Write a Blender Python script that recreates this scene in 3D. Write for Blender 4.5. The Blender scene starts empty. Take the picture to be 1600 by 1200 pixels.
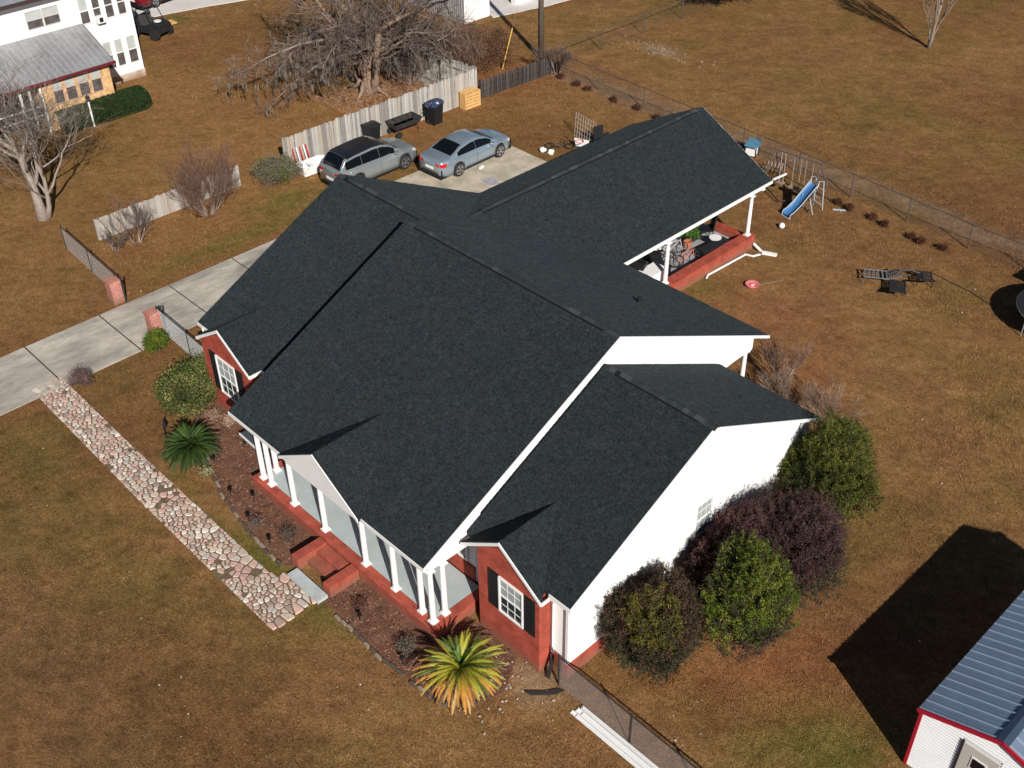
import bpy, math, random
import numpy as np
from mathutils import Vector, Matrix

# ------------------------------------------------------------------ camera, world, sun, exposure
S = bpy.context.scene
COL = S.collection
R = math.radians
random.seed(7); rng = np.random.default_rng(7)

CAM = (10.5633, -12.4684, 24.671); YAW, PITCH, ROLL, F = -0.812, 0.6537, -0.0147, 1765.5
cd = bpy.data.cameras.new('camera'); cam = bpy.data.objects.new('camera', cd); COL.objects.link(cam)
fw = Vector((math.sin(YAW)*math.cos(PITCH), math.cos(YAW)*math.cos(PITCH), -math.sin(PITCH)))
rt = Vector((math.cos(YAW), -math.sin(YAW), 0)); up = rt.cross(fw)
r2 = math.cos(ROLL)*rt + math.sin(ROLL)*up; u2 = -math.sin(ROLL)*rt + math.cos(ROLL)*up
m = Matrix((r2, u2, -fw)).transposed().to_4x4(); m.translation = CAM
cam.matrix_world = m
cd.sensor_width = 36; cd.lens = F/1600*36; cd.clip_end = 3000; cd.clip_start = .5
S.camera = cam

SUN_AZ, SUN_EL = -26.0, 32.0           # azimuth measured from +X towards +Y
sd = Vector((math.cos(R(SUN_AZ))*math.cos(R(SUN_EL)), math.sin(R(SUN_AZ))*math.cos(R(SUN_EL)), math.sin(R(SUN_EL))))
W = bpy.data.worlds.new('World'); S.world = W; W.use_nodes = True
nt = W.node_tree; bg = nt.nodes['Background']; sky = nt.nodes.new('ShaderNodeTexSky')
sky.sky_type = 'NISHITA'; sky.sun_disc = False; sky.sun_elevation = R(SUN_EL); sky.dust_density = .1; sky.air_density = .7; sky.altitude = 300
sky.sun_rotation = math.atan2(sd.x, sd.y)
nt.links.new(sky.outputs[0], bg.inputs[0]); bg.inputs[1].default_value = .05
sl = bpy.data.lights.new('sun', 'SUN'); sl.energy = 5; sl.angle = R(.5); sl.color = (1, .95, .87)
so = bpy.data.objects.new('sun', sl); COL.objects.link(so); so.rotation_euler = sd.to_track_quat('Z', 'Y').to_euler(); so.location = (20, -20, 40)
S.view_settings.view_transform = 'Standard'; S.view_settings.look = 'None'
S.view_settings.exposure = .22; S.view_settings.gamma = 1; S.view_settings.use_curve_mapping = False

# ------------------------------------------------------------------ helpers
MATS = {}
def mat(name, col=(.5, .5, .5), rough=.8, noise=None, noise2=None, bump=None, metal=0, attr=False, spec=.3, alpha=None, trans=0, coat=0, stretch=None):
    """procedural material; noise = (scale, amount, detail); bump = (scale, strength, distance)"""
    if name in MATS: return MATS[name]
    M = bpy.data.materials.new(name); M.use_nodes = True; t = M.node_tree; N = t.nodes; L = t.links
    b = N['Principled BSDF']; b.inputs['Roughness'].default_value = rough; b.inputs['Metallic'].default_value = metal
    b.inputs['Specular IOR Level'].default_value = spec; b.inputs['Coat Weight'].default_value = coat
    if trans: b.inputs['Transmission Weight'].default_value = trans
    tc = N.new('ShaderNodeTexCoord'); src = tc.outputs['Object']
    if stretch:
        mp = N.new('ShaderNodeMapping'); mp.inputs['Scale'].default_value = stretch; L.new(src, mp.inputs[0]); src = mp.outputs[0]
    if attr:
        a = N.new('ShaderNodeAttribute'); a.attribute_name = 'tint'; cur = a.outputs['Color']
    else:
        rgb = N.new('ShaderNodeRGB'); rgb.outputs[0].default_value = (*col, 1); cur = rgb.outputs[0]
    for nz in (noise, noise2):
        if not nz: continue
        n = N.new('ShaderNodeTexNoise'); n.inputs['Scale'].default_value = nz[0]; n.inputs['Detail'].default_value = nz[2] if len(nz) > 2 else 5
        n.inputs['Roughness'].default_value = .6; L.new(src, n.inputs['Vector'])
        mr = N.new('ShaderNodeMapRange'); mr.inputs[1].default_value = .3; mr.inputs[2].default_value = .7
        mr.inputs[3].default_value = 1-nz[1]; mr.inputs[4].default_value = 1+nz[1]; L.new(n.outputs[0], mr.inputs[0])
        vm = N.new('ShaderNodeVectorMath'); vm.operation = 'MULTIPLY'; L.new(cur, vm.inputs[0]); L.new(mr.outputs[0], vm.inputs[1]); cur = vm.outputs[0]
    L.new(cur, b.inputs['Base Color'])
    if bump:
        n = N.new('ShaderNodeTexNoise'); n.inputs['Scale'].default_value = bump[0]; n.inputs['Detail'].default_value = 6; L.new(src, n.inputs['Vector'])
        bp = N.new('ShaderNodeBump'); bp.inputs['Strength'].default_value = bump[1]; bp.inputs['Distance'].default_value = bump[2]
        L.new(n.outputs[0], bp.inputs['Height']); L.new(bp.outputs[0], b.inputs['Normal'])
    MATS[name] = M; return M

def brick_mat(name, c1, c2, mortar, horizontal=False):
    if name in MATS: return MATS[name]
    M = bpy.data.materials.new(name); M.use_nodes = True; t = M.node_tree; N = t.nodes; L = t.links
    b = N['Principled BSDF']; b.inputs['Roughness'].default_value = .9; b.inputs['Specular IOR Level'].default_value = .15
    tc = N.new('ShaderNodeTexCoord'); sx = N.new('ShaderNodeSeparateXYZ'); L.new(tc.outputs['Object'], sx.inputs[0])
    ad = N.new('ShaderNodeMath'); ad.operation = 'ADD'; cx = N.new('ShaderNodeCombineXYZ')
    L.new(sx.outputs[0], ad.inputs[0]); L.new(sx.outputs[1], ad.inputs[1])
    if horizontal: L.new(sx.outputs[0], cx.inputs[0]); L.new(sx.outputs[1], cx.inputs[1])
    else: L.new(ad.outputs[0], cx.inputs[0]); L.new(sx.outputs[2], cx.inputs[1])
    br = N.new('ShaderNodeTexBrick'); L.new(cx.outputs[0], br.inputs['Vector'])
    br.inputs['Scale'].default_value = 1; br.inputs['Brick Width'].default_value = .21; br.inputs['Row Height'].default_value = .075
    br.inputs['Mortar Size'].default_value = .008; br.inputs['Mortar Smooth'].default_value = .3; br.inputs['Bias'].default_value = 0
    br.inputs['Color1'].default_value = (*c1, 1); br.inputs['Color2'].default_value = (*c2, 1); br.inputs['Mortar'].default_value = (*mortar, 1)
    n = N.new('ShaderNodeTexNoise'); n.inputs['Scale'].default_value = 2.5; n.inputs['Detail'].default_value = 8; L.new(tc.outputs['Object'], n.inputs['Vector'])
    mr = N.new('ShaderNodeMapRange'); mr.inputs[1].default_value = .3; mr.inputs[2].default_value = .7; mr.inputs[3].default_value = .75; mr.inputs[4].default_value = 1.2; L.new(n.outputs[0], mr.inputs[0])
    vm = N.new('ShaderNodeVectorMath'); vm.operation = 'MULTIPLY'; L.new(br.outputs[0], vm.inputs[0]); L.new(mr.outputs[0], vm.inputs[1])
    # rain-splashed dirt near the ground
    mr2 = N.new('ShaderNodeMapRange'); mr2.inputs[1].default_value = 0; mr2.inputs[2].default_value = .45; mr2.inputs[3].default_value = .75; mr2.inputs[4].default_value = 0
    n2 = N.new('ShaderNodeTexNoise'); n2.inputs['Scale'].default_value = 3; L.new(tc.outputs['Object'], n2.inputs['Vector'])
    su = N.new('ShaderNodeMath'); su.operation = 'ADD'; L.new(sx.outputs[2], su.inputs[0])
    mm = N.new('ShaderNodeMath'); mm.operation = 'MULTIPLY_ADD'; mm.inputs[1].default_value = -.5; mm.inputs[2].default_value = .25; L.new(n2.outputs[0], mm.inputs[0]); L.new(mm.outputs[0], su.inputs[1])
    L.new(su.outputs[0], mr2.inputs[0])
    mx = N.new('ShaderNodeMix'); mx.data_type = 'RGBA'; L.new(mr2.outputs[0], mx.inputs[0]); L.new(vm.outputs[0], mx.inputs[6]); mx.inputs[7].default_value = (.2, .12, .08, 1)
    L.new(mx.outputs[2], b.inputs['Base Color'])
    bp = N.new('ShaderNodeBump'); bp.inputs['Strength'].default_value = .5; bp.inputs['Distance'].default_value = .01; bp.invert = True
    L.new(br.outputs['Fac'], bp.inputs['Height']); L.new(bp.outputs[0], b.inputs['Normal'])
    MATS[name] = M; return M

class MB:
    def __init__(s): s.v = []; s.f = []; s.c = []; s.m = []; s.mi = 0
    def add(s, vs, fs, col=None):
        k = len(s.v); s.v.extend([tuple(p) for p in vs])
        for f in fs: s.f.append(tuple(i+k for i in f)); s.c.append(col); s.m.append(s.mi)
        return s
    def box(s, a, b, col=None):
        x0, y0, z0 = a; x1, y1, z1 = b
        return s.add([(x0,y0,z0),(x1,y0,z0),(x1,y1,z0),(x0,y1,z0),(x0,y0,z1),(x1,y0,z1),(x1,y1,z1),(x0,y1,z1)],
              [(0,3,2,1),(4,5,6,7),(0,1,5,4),(1,2,6,5),(2,3,7,6),(3,0,4,7)], col)
    def cbox(s, c, d, rz=0, col=None, rx=0):
        x, y, z = (q/2 for q in d); M_ = Matrix.Translation(c) @ Matrix.Rotation(rz, 4, 'Z') @ Matrix.Rotation(rx, 4, 'X')
        vs = [M_ @ Vector(p) for p in [(-x,-y,-z),(x,-y,-z),(x,y,-z),(-x,y,-z),(-x,-y,z),(x,-y,z),(x,y,z),(-x,y,z)]]
        return s.add(vs, [(0,3,2,1),(4,5,6,7),(0,1,5,4),(1,2,6,5),(2,3,7,6),(3,0,4,7)], col)
    def beam(s, p, q, w, h, col=None, upv=(0,0,1)):
        """bar of section w x h from p to q"""
        p = Vector(p); q = Vector(q); d = (q-p).normalized(); upv = Vector(upv)
        if abs(d.dot(upv)) > .99: upv = Vector((1,0,0))
        a = d.cross(upv).normalized()*w/2; b = a.cross(d).normalized()*h/2
        vs = [p-a-b, p+a-b, p+a+b, p-a+b, q-a-b, q+a-b, q+a+b, q-a+b]
        return s.add(vs, [(0,1,2,3),(4,7,6,5),(0,4,5,1),(1,5,6,2),(2,6,7,3),(3,7,4,0)], col)
    def tube(s, pts, rad, n=6, col=None, cap=True):
        pts = [Vector(p) for p in pts]; k0 = len(s.v); nn = len(pts)
        rad = rad if hasattr(rad, '__len__') else [rad]*nn
        prev = None
        for i, p in enumerate(pts):
            d = (pts[min(i+1, nn-1)]-pts[max(i-1, 0)])
            d = d.normalized() if d.length > 1e-9 else Vector((0,0,1))
            if prev is None:
                a = d.cross(Vector((0,0,1)) if abs(d.z) < .9 else Vector((1,0,0))).normalized()
            else:
                a = prev-d*prev.dot(d)
                a = a.normalized() if a.length > 1e-6 else d.orthogonal().normalized()
            prev = a; b = d.cross(a)
            for j in range(n):
                t = 2*math.pi*j/n; s.v.append(tuple(p+(a*math.cos(t)+b*math.sin(t))*rad[i]))
        for i in range(nn-1):
            for j in range(n):
                a0 = k0+i*n+j; a1 = k0+i*n+(j+1) % n
                s.f.append((a0, a1, a1+n, a0+n)); s.c.append(col); s.m.append(s.mi)
        if cap and n > 2:
            s.f.append(tuple(k0+j for j in range(n))[::-1]); s.c.append(col); s.m.append(s.mi)
            s.f.append(tuple(k0+(nn-1)*n+j for j in range(n))); s.c.append(col); s.m.append(s.mi)
        return s
    def cyl(s, c, r, h, n=16, r2=None, col=None):
        return s.tube([c, (c[0], c[1], c[2]+h)], [r, r if r2 is None else r2], n, col)
    def lathe(s, c, prof, n=16, col=None):
        k0 = len(s.v)
        for r, z in prof:
            for j in range(n): t = 2*math.pi*j/n; s.v.append((c[0]+r*math.cos(t), c[1]+r*math.sin(t), c[2]+z))
        for i in range(len(prof)-1):
            for j in range(n):
                a0 = k0+i*n+j; a1 = k0+i*n+(j+1) % n; s.f.append((a0, a1, a1+n, a0+n)); s.c.append(col); s.m.append(s.mi)
        return s
    def prism(s, poly, h0, h1, axis='z', col=None):
        n = len(poly)
        def P(a, b, h): return {'z': (a, b, h), 'x': (h, a, b), 'y': (a, h, b)}[axis]
        vs = [P(a, b, h0) for a, b in poly]+[P(a, b, h1) for a, b in poly]
        return s.add(vs, [tuple(range(n))[::-1], tuple(range(n, 2*n))]+[(i, (i+1) % n, (i+1) % n+n, i+n) for i in range(n)], col)
    def mesh(s, name, mats, smooth=False):
        me = bpy.data.meshes.new(name); me.from_pydata(s.v, [], s.f)
        for q in (mats if isinstance(mats, (list, tuple)) else [mats]): me.materials.append(q)
        if any(s.m): me.polygons.foreach_set('material_index', s.m)
        if any(c is not None for c in s.c):
            at = me.attributes.new('tint', 'FLOAT_COLOR', 'FACE')
            at.data.foreach_set('color', np.array([(*(c or (.5,.5,.5)), 1) for c in s.c], dtype=np.float32).ravel())
        if smooth: me.polygons.foreach_set('use_smooth', [True]*len(me.polygons))
        me.update(); return me

def link(name, me, parent=None, loc=None):
    o = bpy.data.objects.new(name, me); COL.objects.link(o)
    if parent: o.parent = parent
    if loc is not None: o.location = loc
    return o
def obj(name, mb, mats, parent=None, smooth=False, label=None, kind=None):
    o = link(name, mb.mesh(name, mats, smooth), parent)
    if label: o['label'] = label
    if kind: o['kind'] = kind
    return o
def tag(o, label, cat, group=None):
    o['label'] = label; o['category'] = cat
    if group: o['group'] = group
    return o
def thing(name, label, cat, group=None, loc=(0,0,0), rz=0):
    o = bpy.data.objects.new(name, None); COL.objects.link(o); o.location = loc; o.rotation_euler = (0,0,rz); o.empty_display_size = .3
    return tag(o, label, cat, group)
def struct(name, mb, mats, smooth=False):
    o = obj(name, mb, mats, None, smooth); o['kind'] = 'structure'; return o
def kids(o): return [c for c in bpy.data.objects if c.parent == o]
def settle(root, base):
    """put the root empty at the thing's base without moving its parts"""
    root.location = base
    for c in kids(root): c.location = c.location-Vector(base)
def copy_tree(o, parent=None):
    c = o.copy(); COL.objects.link(c)
    if parent is not None: c.parent = parent
    for k in kids(o): copy_tree(k, c)
    return c
def place(o, loc, rz=0, label=None, sc=None):
    o.location = loc; o.rotation_euler = (0, 0, rz)
    if label: o['label'] = label
    if sc: o.scale = (sc, sc, sc)
    return o
def np_mesh(name, V, Fq, mats, tint=None, smooth=False):
    """V (n,3), Fq (m,k) int -> mesh quickly"""
    me = bpy.data.meshes.new(name); n, k = Fq.shape
    me.vertices.add(len(V)); me.vertices.foreach_set('co', V.astype(np.float32).ravel())
    me.loops.add(n*k); me.loops.foreach_set('vertex_index', Fq.astype(np.int32).ravel())
    me.polygons.add(n); me.polygons.foreach_set('loop_start', np.arange(0, n*k, k, dtype=np.int32))
    try: me.polygons.foreach_set('loop_total', np.full(n, k, dtype=np.int32))
    except Exception: pass
    for q in (mats if isinstance(mats, (list, tuple)) else [mats]): me.materials.append(q)
    if tint is not None:
        at = me.attributes.new('tint', 'FLOAT_COLOR', 'FACE'); at.data.foreach_set('color', np.c_[tint, np.ones(n)].astype(np.float32).ravel())
    me.update(calc_edges=True); return me

WHITE = mat('white_trim', (.8, .8, .79), .5, noise=(1.5, .04))
SIDING = mat('white_siding', (.8, .8, .8), .5, noise=(2, .04))
BRICK = brick_mat('red_brick', (.42, .075, .045), (.34, .055, .035), (.36, .13, .09))
BRICKTOP = brick_mat('red_brick_paving', (.42, .08, .05), (.34, .06, .04), (.36, .13, .09), True)
ROOF = mat('roof_underlay', (.02, .023, .025), .9)
SHINGLE = mat('shingle', rough=.8, attr=True, noise=(16, .6, 6), noise2=(.35, .06, 3), spec=.12, bump=(40, .5, .01)); SHINGLE.node_tree.nodes['Principled BSDF'].inputs['Diffuse Roughness'].default_value = 1
VENT = mat('black_plastic', (.008, .008, .009), .6)
GLASS = mat('window_glass', (.03, .04, .045), .06, spec=.8, noise=(2, .3))
BLIND = mat('window_blind', (.33, .36, .36), .6, noise=(3, .08))
SHUT = mat('black_shutter', (.012, .013, .015), .55)
PORCH = mat('porch_floor_paint', (.40, .45, .46), .6, noise=(1.2, .07), noise2=(14, .05))
CONC = mat('driveway_concrete', (.40, .36, .31), .9, noise=(.9, .42, 10), noise2=(7, .14, 8), bump=(40, .3, .01), stretch=(1.6, .5, 1))
WOOD = mat('weathered_wood', (.43, .40, .36), .9, noise=(3, .22), noise2=(30, .12), stretch=(6, 6, .6))
STEEL = mat('galvanised_steel', (.3, .3, .3), .5, metal=.3, noise=(8, .15))
DARK = mat('dark_metal', (.02, .02, .022), .5, noise=(6, .2))

# ------------------------------------------------------------------ ground
def vnoise(x, y, sc, seed):
    r = np.random.default_rng(seed); g = r.random((256, 256)); x = x*sc+100; y = y*sc+100
    xi = np.floor(x).astype(int); yi = np.floor(y).astype(int); fx = x-xi; fy = y-yi; fx = fx*fx*(3-2*fx); fy = fy*fy*(3-2*fy)
    a = g[xi % 256, yi % 256]; b = g[(xi+1) % 256, yi % 256]; c = g[xi % 256, (yi+1) % 256]; d = g[(xi+1) % 256, (yi+1) % 256]
    return (a*(1-fx)+b*fx)*(1-fy)+(c*(1-fx)+d*fx)*fy
def fbm(x, y, sc, seed, o=4): return sum(vnoise(x, y, sc*2**k, seed+k)/2**k for k in range(o))/sum(1/2**k for k in range(o))

def ground_colour(x, y):
    """true colour of the turf: dry brown, with greener and redder patches"""
    a = fbm(x, y, .09, 1); b = fbm(x, y, .45, 11); c = fbm(x, y, 2.2, 21, 3)
    brown = np.array([.200, .109, .049]); tan = np.array([.262, .150, .067]); red = np.array([.208, .102, .052]); olive = np.array([.165, .116, .042]); green = np.array([.118, .125, .030])
    t = np.clip((a-.35)/.3, 0, 1)[..., None]; C = brown*(1-t)+tan*t
    t = np.clip((b-.53)/.18, 0, 1)[..., None]*.48; C = C*(1-t)+red*t
    t = np.clip((.48-b)/.2, 0, 1)[..., None]*.5; C = C*(1-t)+olive*t
    def patch(px, py, rx, ry, col, k, ang=0):
        nonlocal C
        dx = (x-px)*math.cos(ang)+(y-py)*math.sin(ang); dy = -(x-px)*math.sin(ang)+(y-py)*math.cos(ang)
        d = np.sqrt((dx/rx)**2+(dy/ry)**2)+(c-.5)*.9+(b-.5)*.8
        t_ = (np.clip(1.15-d, 0, 1)*k)[..., None]; C = C*(1-t_)+np.array(col)*t_
    patch(3.3, 4.8, 3.2, 2.4, green, .8); patch(.5, 3.6, 3, 1.4, olive, .8); patch(-20.5, -4.5, 5, 1.6, olive, .9); patch(-12.5, -1.6, 6, .5, green, .8)
    patch(-14, -8, 15, 5, (.160, .104, .050), .55); patch(-36, 14, 16, 13, (.30, .165, .07), .75); patch(-28.6, 9.5, .9, 7, green, .6); patch(-30, 12, 1.4, 2.5, green, .7); patch(-28.2, 15, .8, 3.5, olive, .9)
    patch(-12, 19.5, 1.2, 1.6, green, .8); patch(-10, 22, 4, 3, tan, .5); patch(-8.5, 20, 4, 3.2, (.25, .11, .06), .6); patch(-5.5, 17, 2.5, 3, (.25, .105, .058), .6)
    patch(1.2, 5.8, 4.6, 2.2, (.25, .105, .052), .8, .9); patch(-16, -5, 6, 2.6, olive, .8); patch(-8, -6, 5, 2, brown*.85, .8); patch(-23, 0, 2, 2, olive, .6)
    patch(-3.0, .9, 1.2, .8, (.30, .21, .14), .9); patch(-34, 21, 3, 2.4, (.30, .13, .06), 1); patch(-33, 29, 3, 4, (.24, .10, .05), .8)
    patch(-44, 16, 5, 6, tan, .7); patch(-29.5, 38, 1.6, .8, (.33, .25, .18), .8); patch(-54.7, 20.4, 1.2, 1.5, green, .9)
    patch(-45, 5, 12, 9, olive, .45); patch(-2.5, 33, 7, 5, (.20, .10, .055), .6); patch(-18, 40, 12, 6, olive, .4)
    # worn strip behind the far fence
    d = np.abs(y-31.6-(x+16)*-.02+ (b-.5)*1.5); t_ = (np.clip(1.25-d, 0, 1)*np.clip((x+33)/3, 0, 1)*.65)[..., None]; C = C*(1-t_)+np.array([.235, .165, .12])*t_
    # pine-straw / bare soil along the far fence
    e_ = fbm(x, y, 5., 61, 2)[..., None]; return C*np.array([.99, .945, .87])*(.52+.46*c[..., None]+.36*e_)

gx0, gx1, gy0, gy1, st = -85, 22, -14, 95, .3
xs = np.arange(gx0, gx1+st, st); ys = np.arange(gy0, gy1+st, st); X, Y = np.meshgrid(xs, ys, indexing='ij')
Z = (fbm(X, Y, .8, 31, 3)-.5)*.05
Z = Z*np.clip((np.maximum.reduce([X-(-2), -24-X, -3.2-Y, Y-25]))/2, 0, 1)       # flat under the house, paths and slabs
for (a0, a1, b0, b1) in ((-28.6, -20, -14, 24),): Z = np.where((X > a0) & (X < a1) & (Y > b0) & (Y < b1), 0, Z)
V = np.c_[X.ravel(), Y.ravel(), Z.ravel()]; nx, ny = len(xs), len(ys)
I, J = np.meshgrid(np.arange(nx-1), np.arange(ny-1), indexing='ij'); a = (I*ny+J).ravel()
Fq = np.c_[a, a+ny, a+ny+1, a+1]
# outer ring of the same sheet, to the horizon
k = len(V); far = 1500
V = np.r_[V, [[-far, -far, 0], [far, -far, 0], [far, far, 0], [-far, far, 0]]]
c00, c10, c11, c01 = 0, (nx-1)*ny, (nx-1)*ny+ny-1, ny-1
Fq = np.r_[Fq, [[k, k+1, c10, c00], [k+1, k+2, c11, c10], [k+2, k+3, c01, c11], [k+3, k, c00, c01]]]
M = bpy.data.materials.new('dry_turf'); M.use_nodes = True; t = M.node_tree; N = t.nodes; L = t.links; b = N['Principled BSDF']
b.inputs['Roughness'].default_value = 1; b.inputs['Specular IOR Level'].default_value = 0
at = N.new('ShaderNodeAttribute'); at.attribute_name = 'tint'; tc = N.new('ShaderNodeTexCoord'); cur = at.outputs['Color']
for sc_, am, dt, lo, hi in ((4, .3, 9, .3, .7), (14, .42, 7, .32, .68), (55, .5, 4, .32, .68)):
    n = N.new('ShaderNodeTexNoise'); n.inputs['Scale'].default_value = sc_; n.inputs['Detail'].default_value = dt; n.inputs['Roughness'].default_value = .65; n.inputs['Distortion'].default_value = .6; L.new(tc.outputs['Object'], n.inputs['Vector'])
    mr = N.new('ShaderNodeMapRange'); mr.inputs[1].default_value = lo; mr.inputs[2].default_value = hi; mr.inputs[3].default_value = 1-am; mr.inputs[4].default_value = 1+am; L.new(n.outputs[0], mr.inputs[0])
    vm = N.new('ShaderNodeVectorMath'); vm.operation = 'MULTIPLY'; L.new(cur, vm.inputs[0]); L.new(mr.outputs[0], vm.inputs[1]); cur = vm.outputs[0]
L.new(cur, b.inputs['Base Color'])
n = N.new('ShaderNodeTexNoise'); n.inputs['Scale'].default_value = 26; n.inputs['Detail'].default_value = 7; L.new(tc.outputs['Object'], n.inputs['Vector'])
bp = N.new('ShaderNodeBump'); bp.inputs['Strength'].default_value = .9; bp.inputs['Distance'].default_value = .04; L.new(n.outputs[0], bp.inputs['Height']); L.new(bp.outputs[0], b.inputs['Normal'])
cc = V[Fq].mean(axis=1); tint = ground_colour(cc[:, 0], cc[:, 1])
# vertex-domain colours so patches blend smoothly
me = np_mesh('ground', V, Fq, M); tv = ground_colour(V[:, 0], V[:, 1]); tv[-4:] = (.2, .115, .05)
aa = me.attributes.new('tint', 'FLOAT_COLOR', 'POINT'); aa.data.foreach_set('color', np.c_[tv, np.ones(len(V))].astype(np.float32).ravel())
me.polygons.foreach_set('use_smooth', [True]*len(me.polygons))
g = link('ground', me); g['kind'] = 'structure'

def in_rect(x, y, r): return (x > r[0]) & (x < r[1]) & (y > r[2]) & (y < r[3])
HARD = [(-28.1, -20, 12, 23.3), (-27.5, -24.0, -20, 13), (-20.1, -2.4, -.1, 24.4), (-24.4, -9.4, -3.1, -1.4), (-11.3, -9, -1.6, 0), (5, 9, 5.7, 14), (-60, -44.6, -6, 15), (-58, -55, 19.5, 30)]
GRASS = mat('grass_blades', rough=1, attr=True, spec=0)
def scatter_grass(n, box, h, wd, seed, name, label, pale=.2, greenonly=False, green_where=None):
    r = np.random.default_rng(seed); x = r.uniform(box[0], box[1], n); y = r.uniform(box[2], box[3], n)
    dens = fbm(x, y, .7, 41, 3); keep = r.random(n) < np.clip((dens-.2)*1.7, .1, 1)
    for q in HARD: keep &= ~in_rect(x, y, q)
    if green_where is not None: keep &= green_where(x, y, r)
    x, y = x[keep], y[keep]; n = len(x)
    C = ground_colour(x, y)
    if greenonly: C = C*.45+np.array([.10, .14, .03])*.55
    k_ = r.uniform(.65, 1.35, (n, 1)); p = (r.random((n, 1)) < pale); C = np.where(p, C*1.25*k_+.02, C*k_)
    an = r.uniform(0, 2*math.pi, n); ln = h*r.uniform(.5, 1.5, n); til = r.uniform(.3, 1.4, n); w = wd*r.uniform(.6, 1.4, n)
    dx, dy = np.cos(an), np.sin(an); z0 = (fbm(x, y, .8, 31, 3)-.5)*.05*0+.0
    b0 = np.c_[x-dy*w, y+dx*w, np.full(n, .005)]; b1 = np.c_[x+dy*w, y-dx*w, np.full(n, .005)]
    tp = np.c_[x+dx*ln*np.sin(til), y+dy*ln*np.sin(til), .012+ln*np.cos(til)+.01]
    VV = np.stack([b0, b1, tp], 1).reshape(-1, 3); FF = np.arange(n*3).reshape(-1, 3)
    o = link(name, np_mesh(name, VV, FF, GRASS, C)); o['kind'] = 'stuff'; tag(o, label, 'grass')
    del o['category']; o['category'] = 'grass'; return o
scatter_grass(480000, (-34, 13, -8, 34), .055, .010, 5, 'dry_grass', 'short dry brown lawn grass around the brick house')
scatter_grass(220000, (-75, 10, 15, 75), .075, .015, 6, 'field_grass', 'dry tan grass of the open field and side yards beyond the fences', .15)

# ------------------------------------------------------------------ driveway, pad, path, bed
drv = link('driveway', None); drv['kind'] = 'structure'
ysl = [-15, -11.0, -7.9, -4.85, -1.8, 1.25, 4.35, 7.35, 10.4, 12.6]
for i in range(len(ysl)-1):
    mb = MB(); mb.box((-27.42+(.0), ysl[i]+.03, -.1), (-24.1, ysl[i+1]-.03, .03)); obj('slab', mb, CONC, drv)
mb = MB()
for yy in ysl[1:-1]: mb.box((-27.4, yy-.03, -.1), (-24.12, yy+.03, .012))
obj('joint', mb, mat('joint_filler', (.06, .05, .035), 1), drv)
for (a0, a1, b0, b1) in ((-27.95, -24.1, 12.62, 17.9), (-27.95, -24.1, 17.93, 23.1), (-24.07, -20.3, 12.62, 17.9), (-24.07, -20.3, 17.93, 23.1)):
    mb = MB(); mb.box((a0, b0, -.1), (a1, b1, .032))
    obj('slab', mb, mat('pad_concrete', (.46, .40, .31), .9, noise=(1.1, .32, 9), noise2=(12, .12, 6), bump=(40, .3, .01)), drv)

def clip_poly(poly, a, b, c):            # keep a*x+b*y<=c
    out = []
    for i in range(len(poly)):
        p, q = poly[i], poly[(i+1) % len(poly)]; dp = a*p[0]+b*p[1]-c; dq = a*q[0]+b*q[1]-c
        if dp <= 0: out.append(p)
        if dp*dq < 0: t_ = dp/(dp-dq); out.append((p[0]+(q[0]-p[0])*t_, p[1]+(q[1]-p[1])*t_))
    return out
path = link('stone_path', None); path['kind'] = 'structure'
rr = random.Random(3)
def path_edges(x):
    t_ = max(0, min(1, (x+24.2)/14.8)); return -2.77-.14*min(1, t_*2), -1.76-.08*min(1, t_*3)+.55*max(0, min(1, (x+11.2)/.8))
mb = MB(); pl = []; ph = []
for i in range(40):
    x = -24.3+14.75*i/39; lo, hi = path_edges(x); pl.append((x, lo-.05+rr.uniform(-.06, .06))); ph.append((x, hi+.05+rr.uniform(-.06, .06)))
mb.prism(pl+ph[::-1], -.05, .012)
obj('soil', mb, mat('path_soil', (.15, .11, .07), 1, noise=(9, .4), noise2=(1.2, .3), bump=(30, .6, .03)), path)
seeds = []
x = -24.4
cells = {}
for _ in range(16000):
    x = rr.uniform(-24.5, -9.6); lo, hi = path_edges(x); y = rr.uniform(lo-.05, hi+.05)
    dmin = .10+.17*rr.random()**2.2
    kx, ky = int(x/.4), int(y/.4)
    if all((x-a_)**2+(y-b_)**2 > max(dmin, d_)**2*.98 for i_ in (-1, 0, 1) for j_ in (-1, 0, 1) for a_, b_, d_ in cells.get((kx+i_, ky+j_), [])):
        cells.setdefault((kx, ky), []).append((x, y, dmin)); seeds.append((x, y))
scols = [(.50, .36, .29), (.58, .47, .38), (.50, .41, .34), (.48, .31, .27), (.70, .62, .54), (.36, .26, .22), (.50, .45, .40), (.58, .38, .32)]
stone_mats = [mat('flagstone_%s' % n_, c_, .9, noise=(5, .2), noise2=(30, .12), bump=(25, .3, .02)) for n_, c_ in zip(('pink', 'sand', 'beige', 'rose', 'cream', 'brown', 'grey', 'salmon'), scols)]
stones = []
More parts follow.
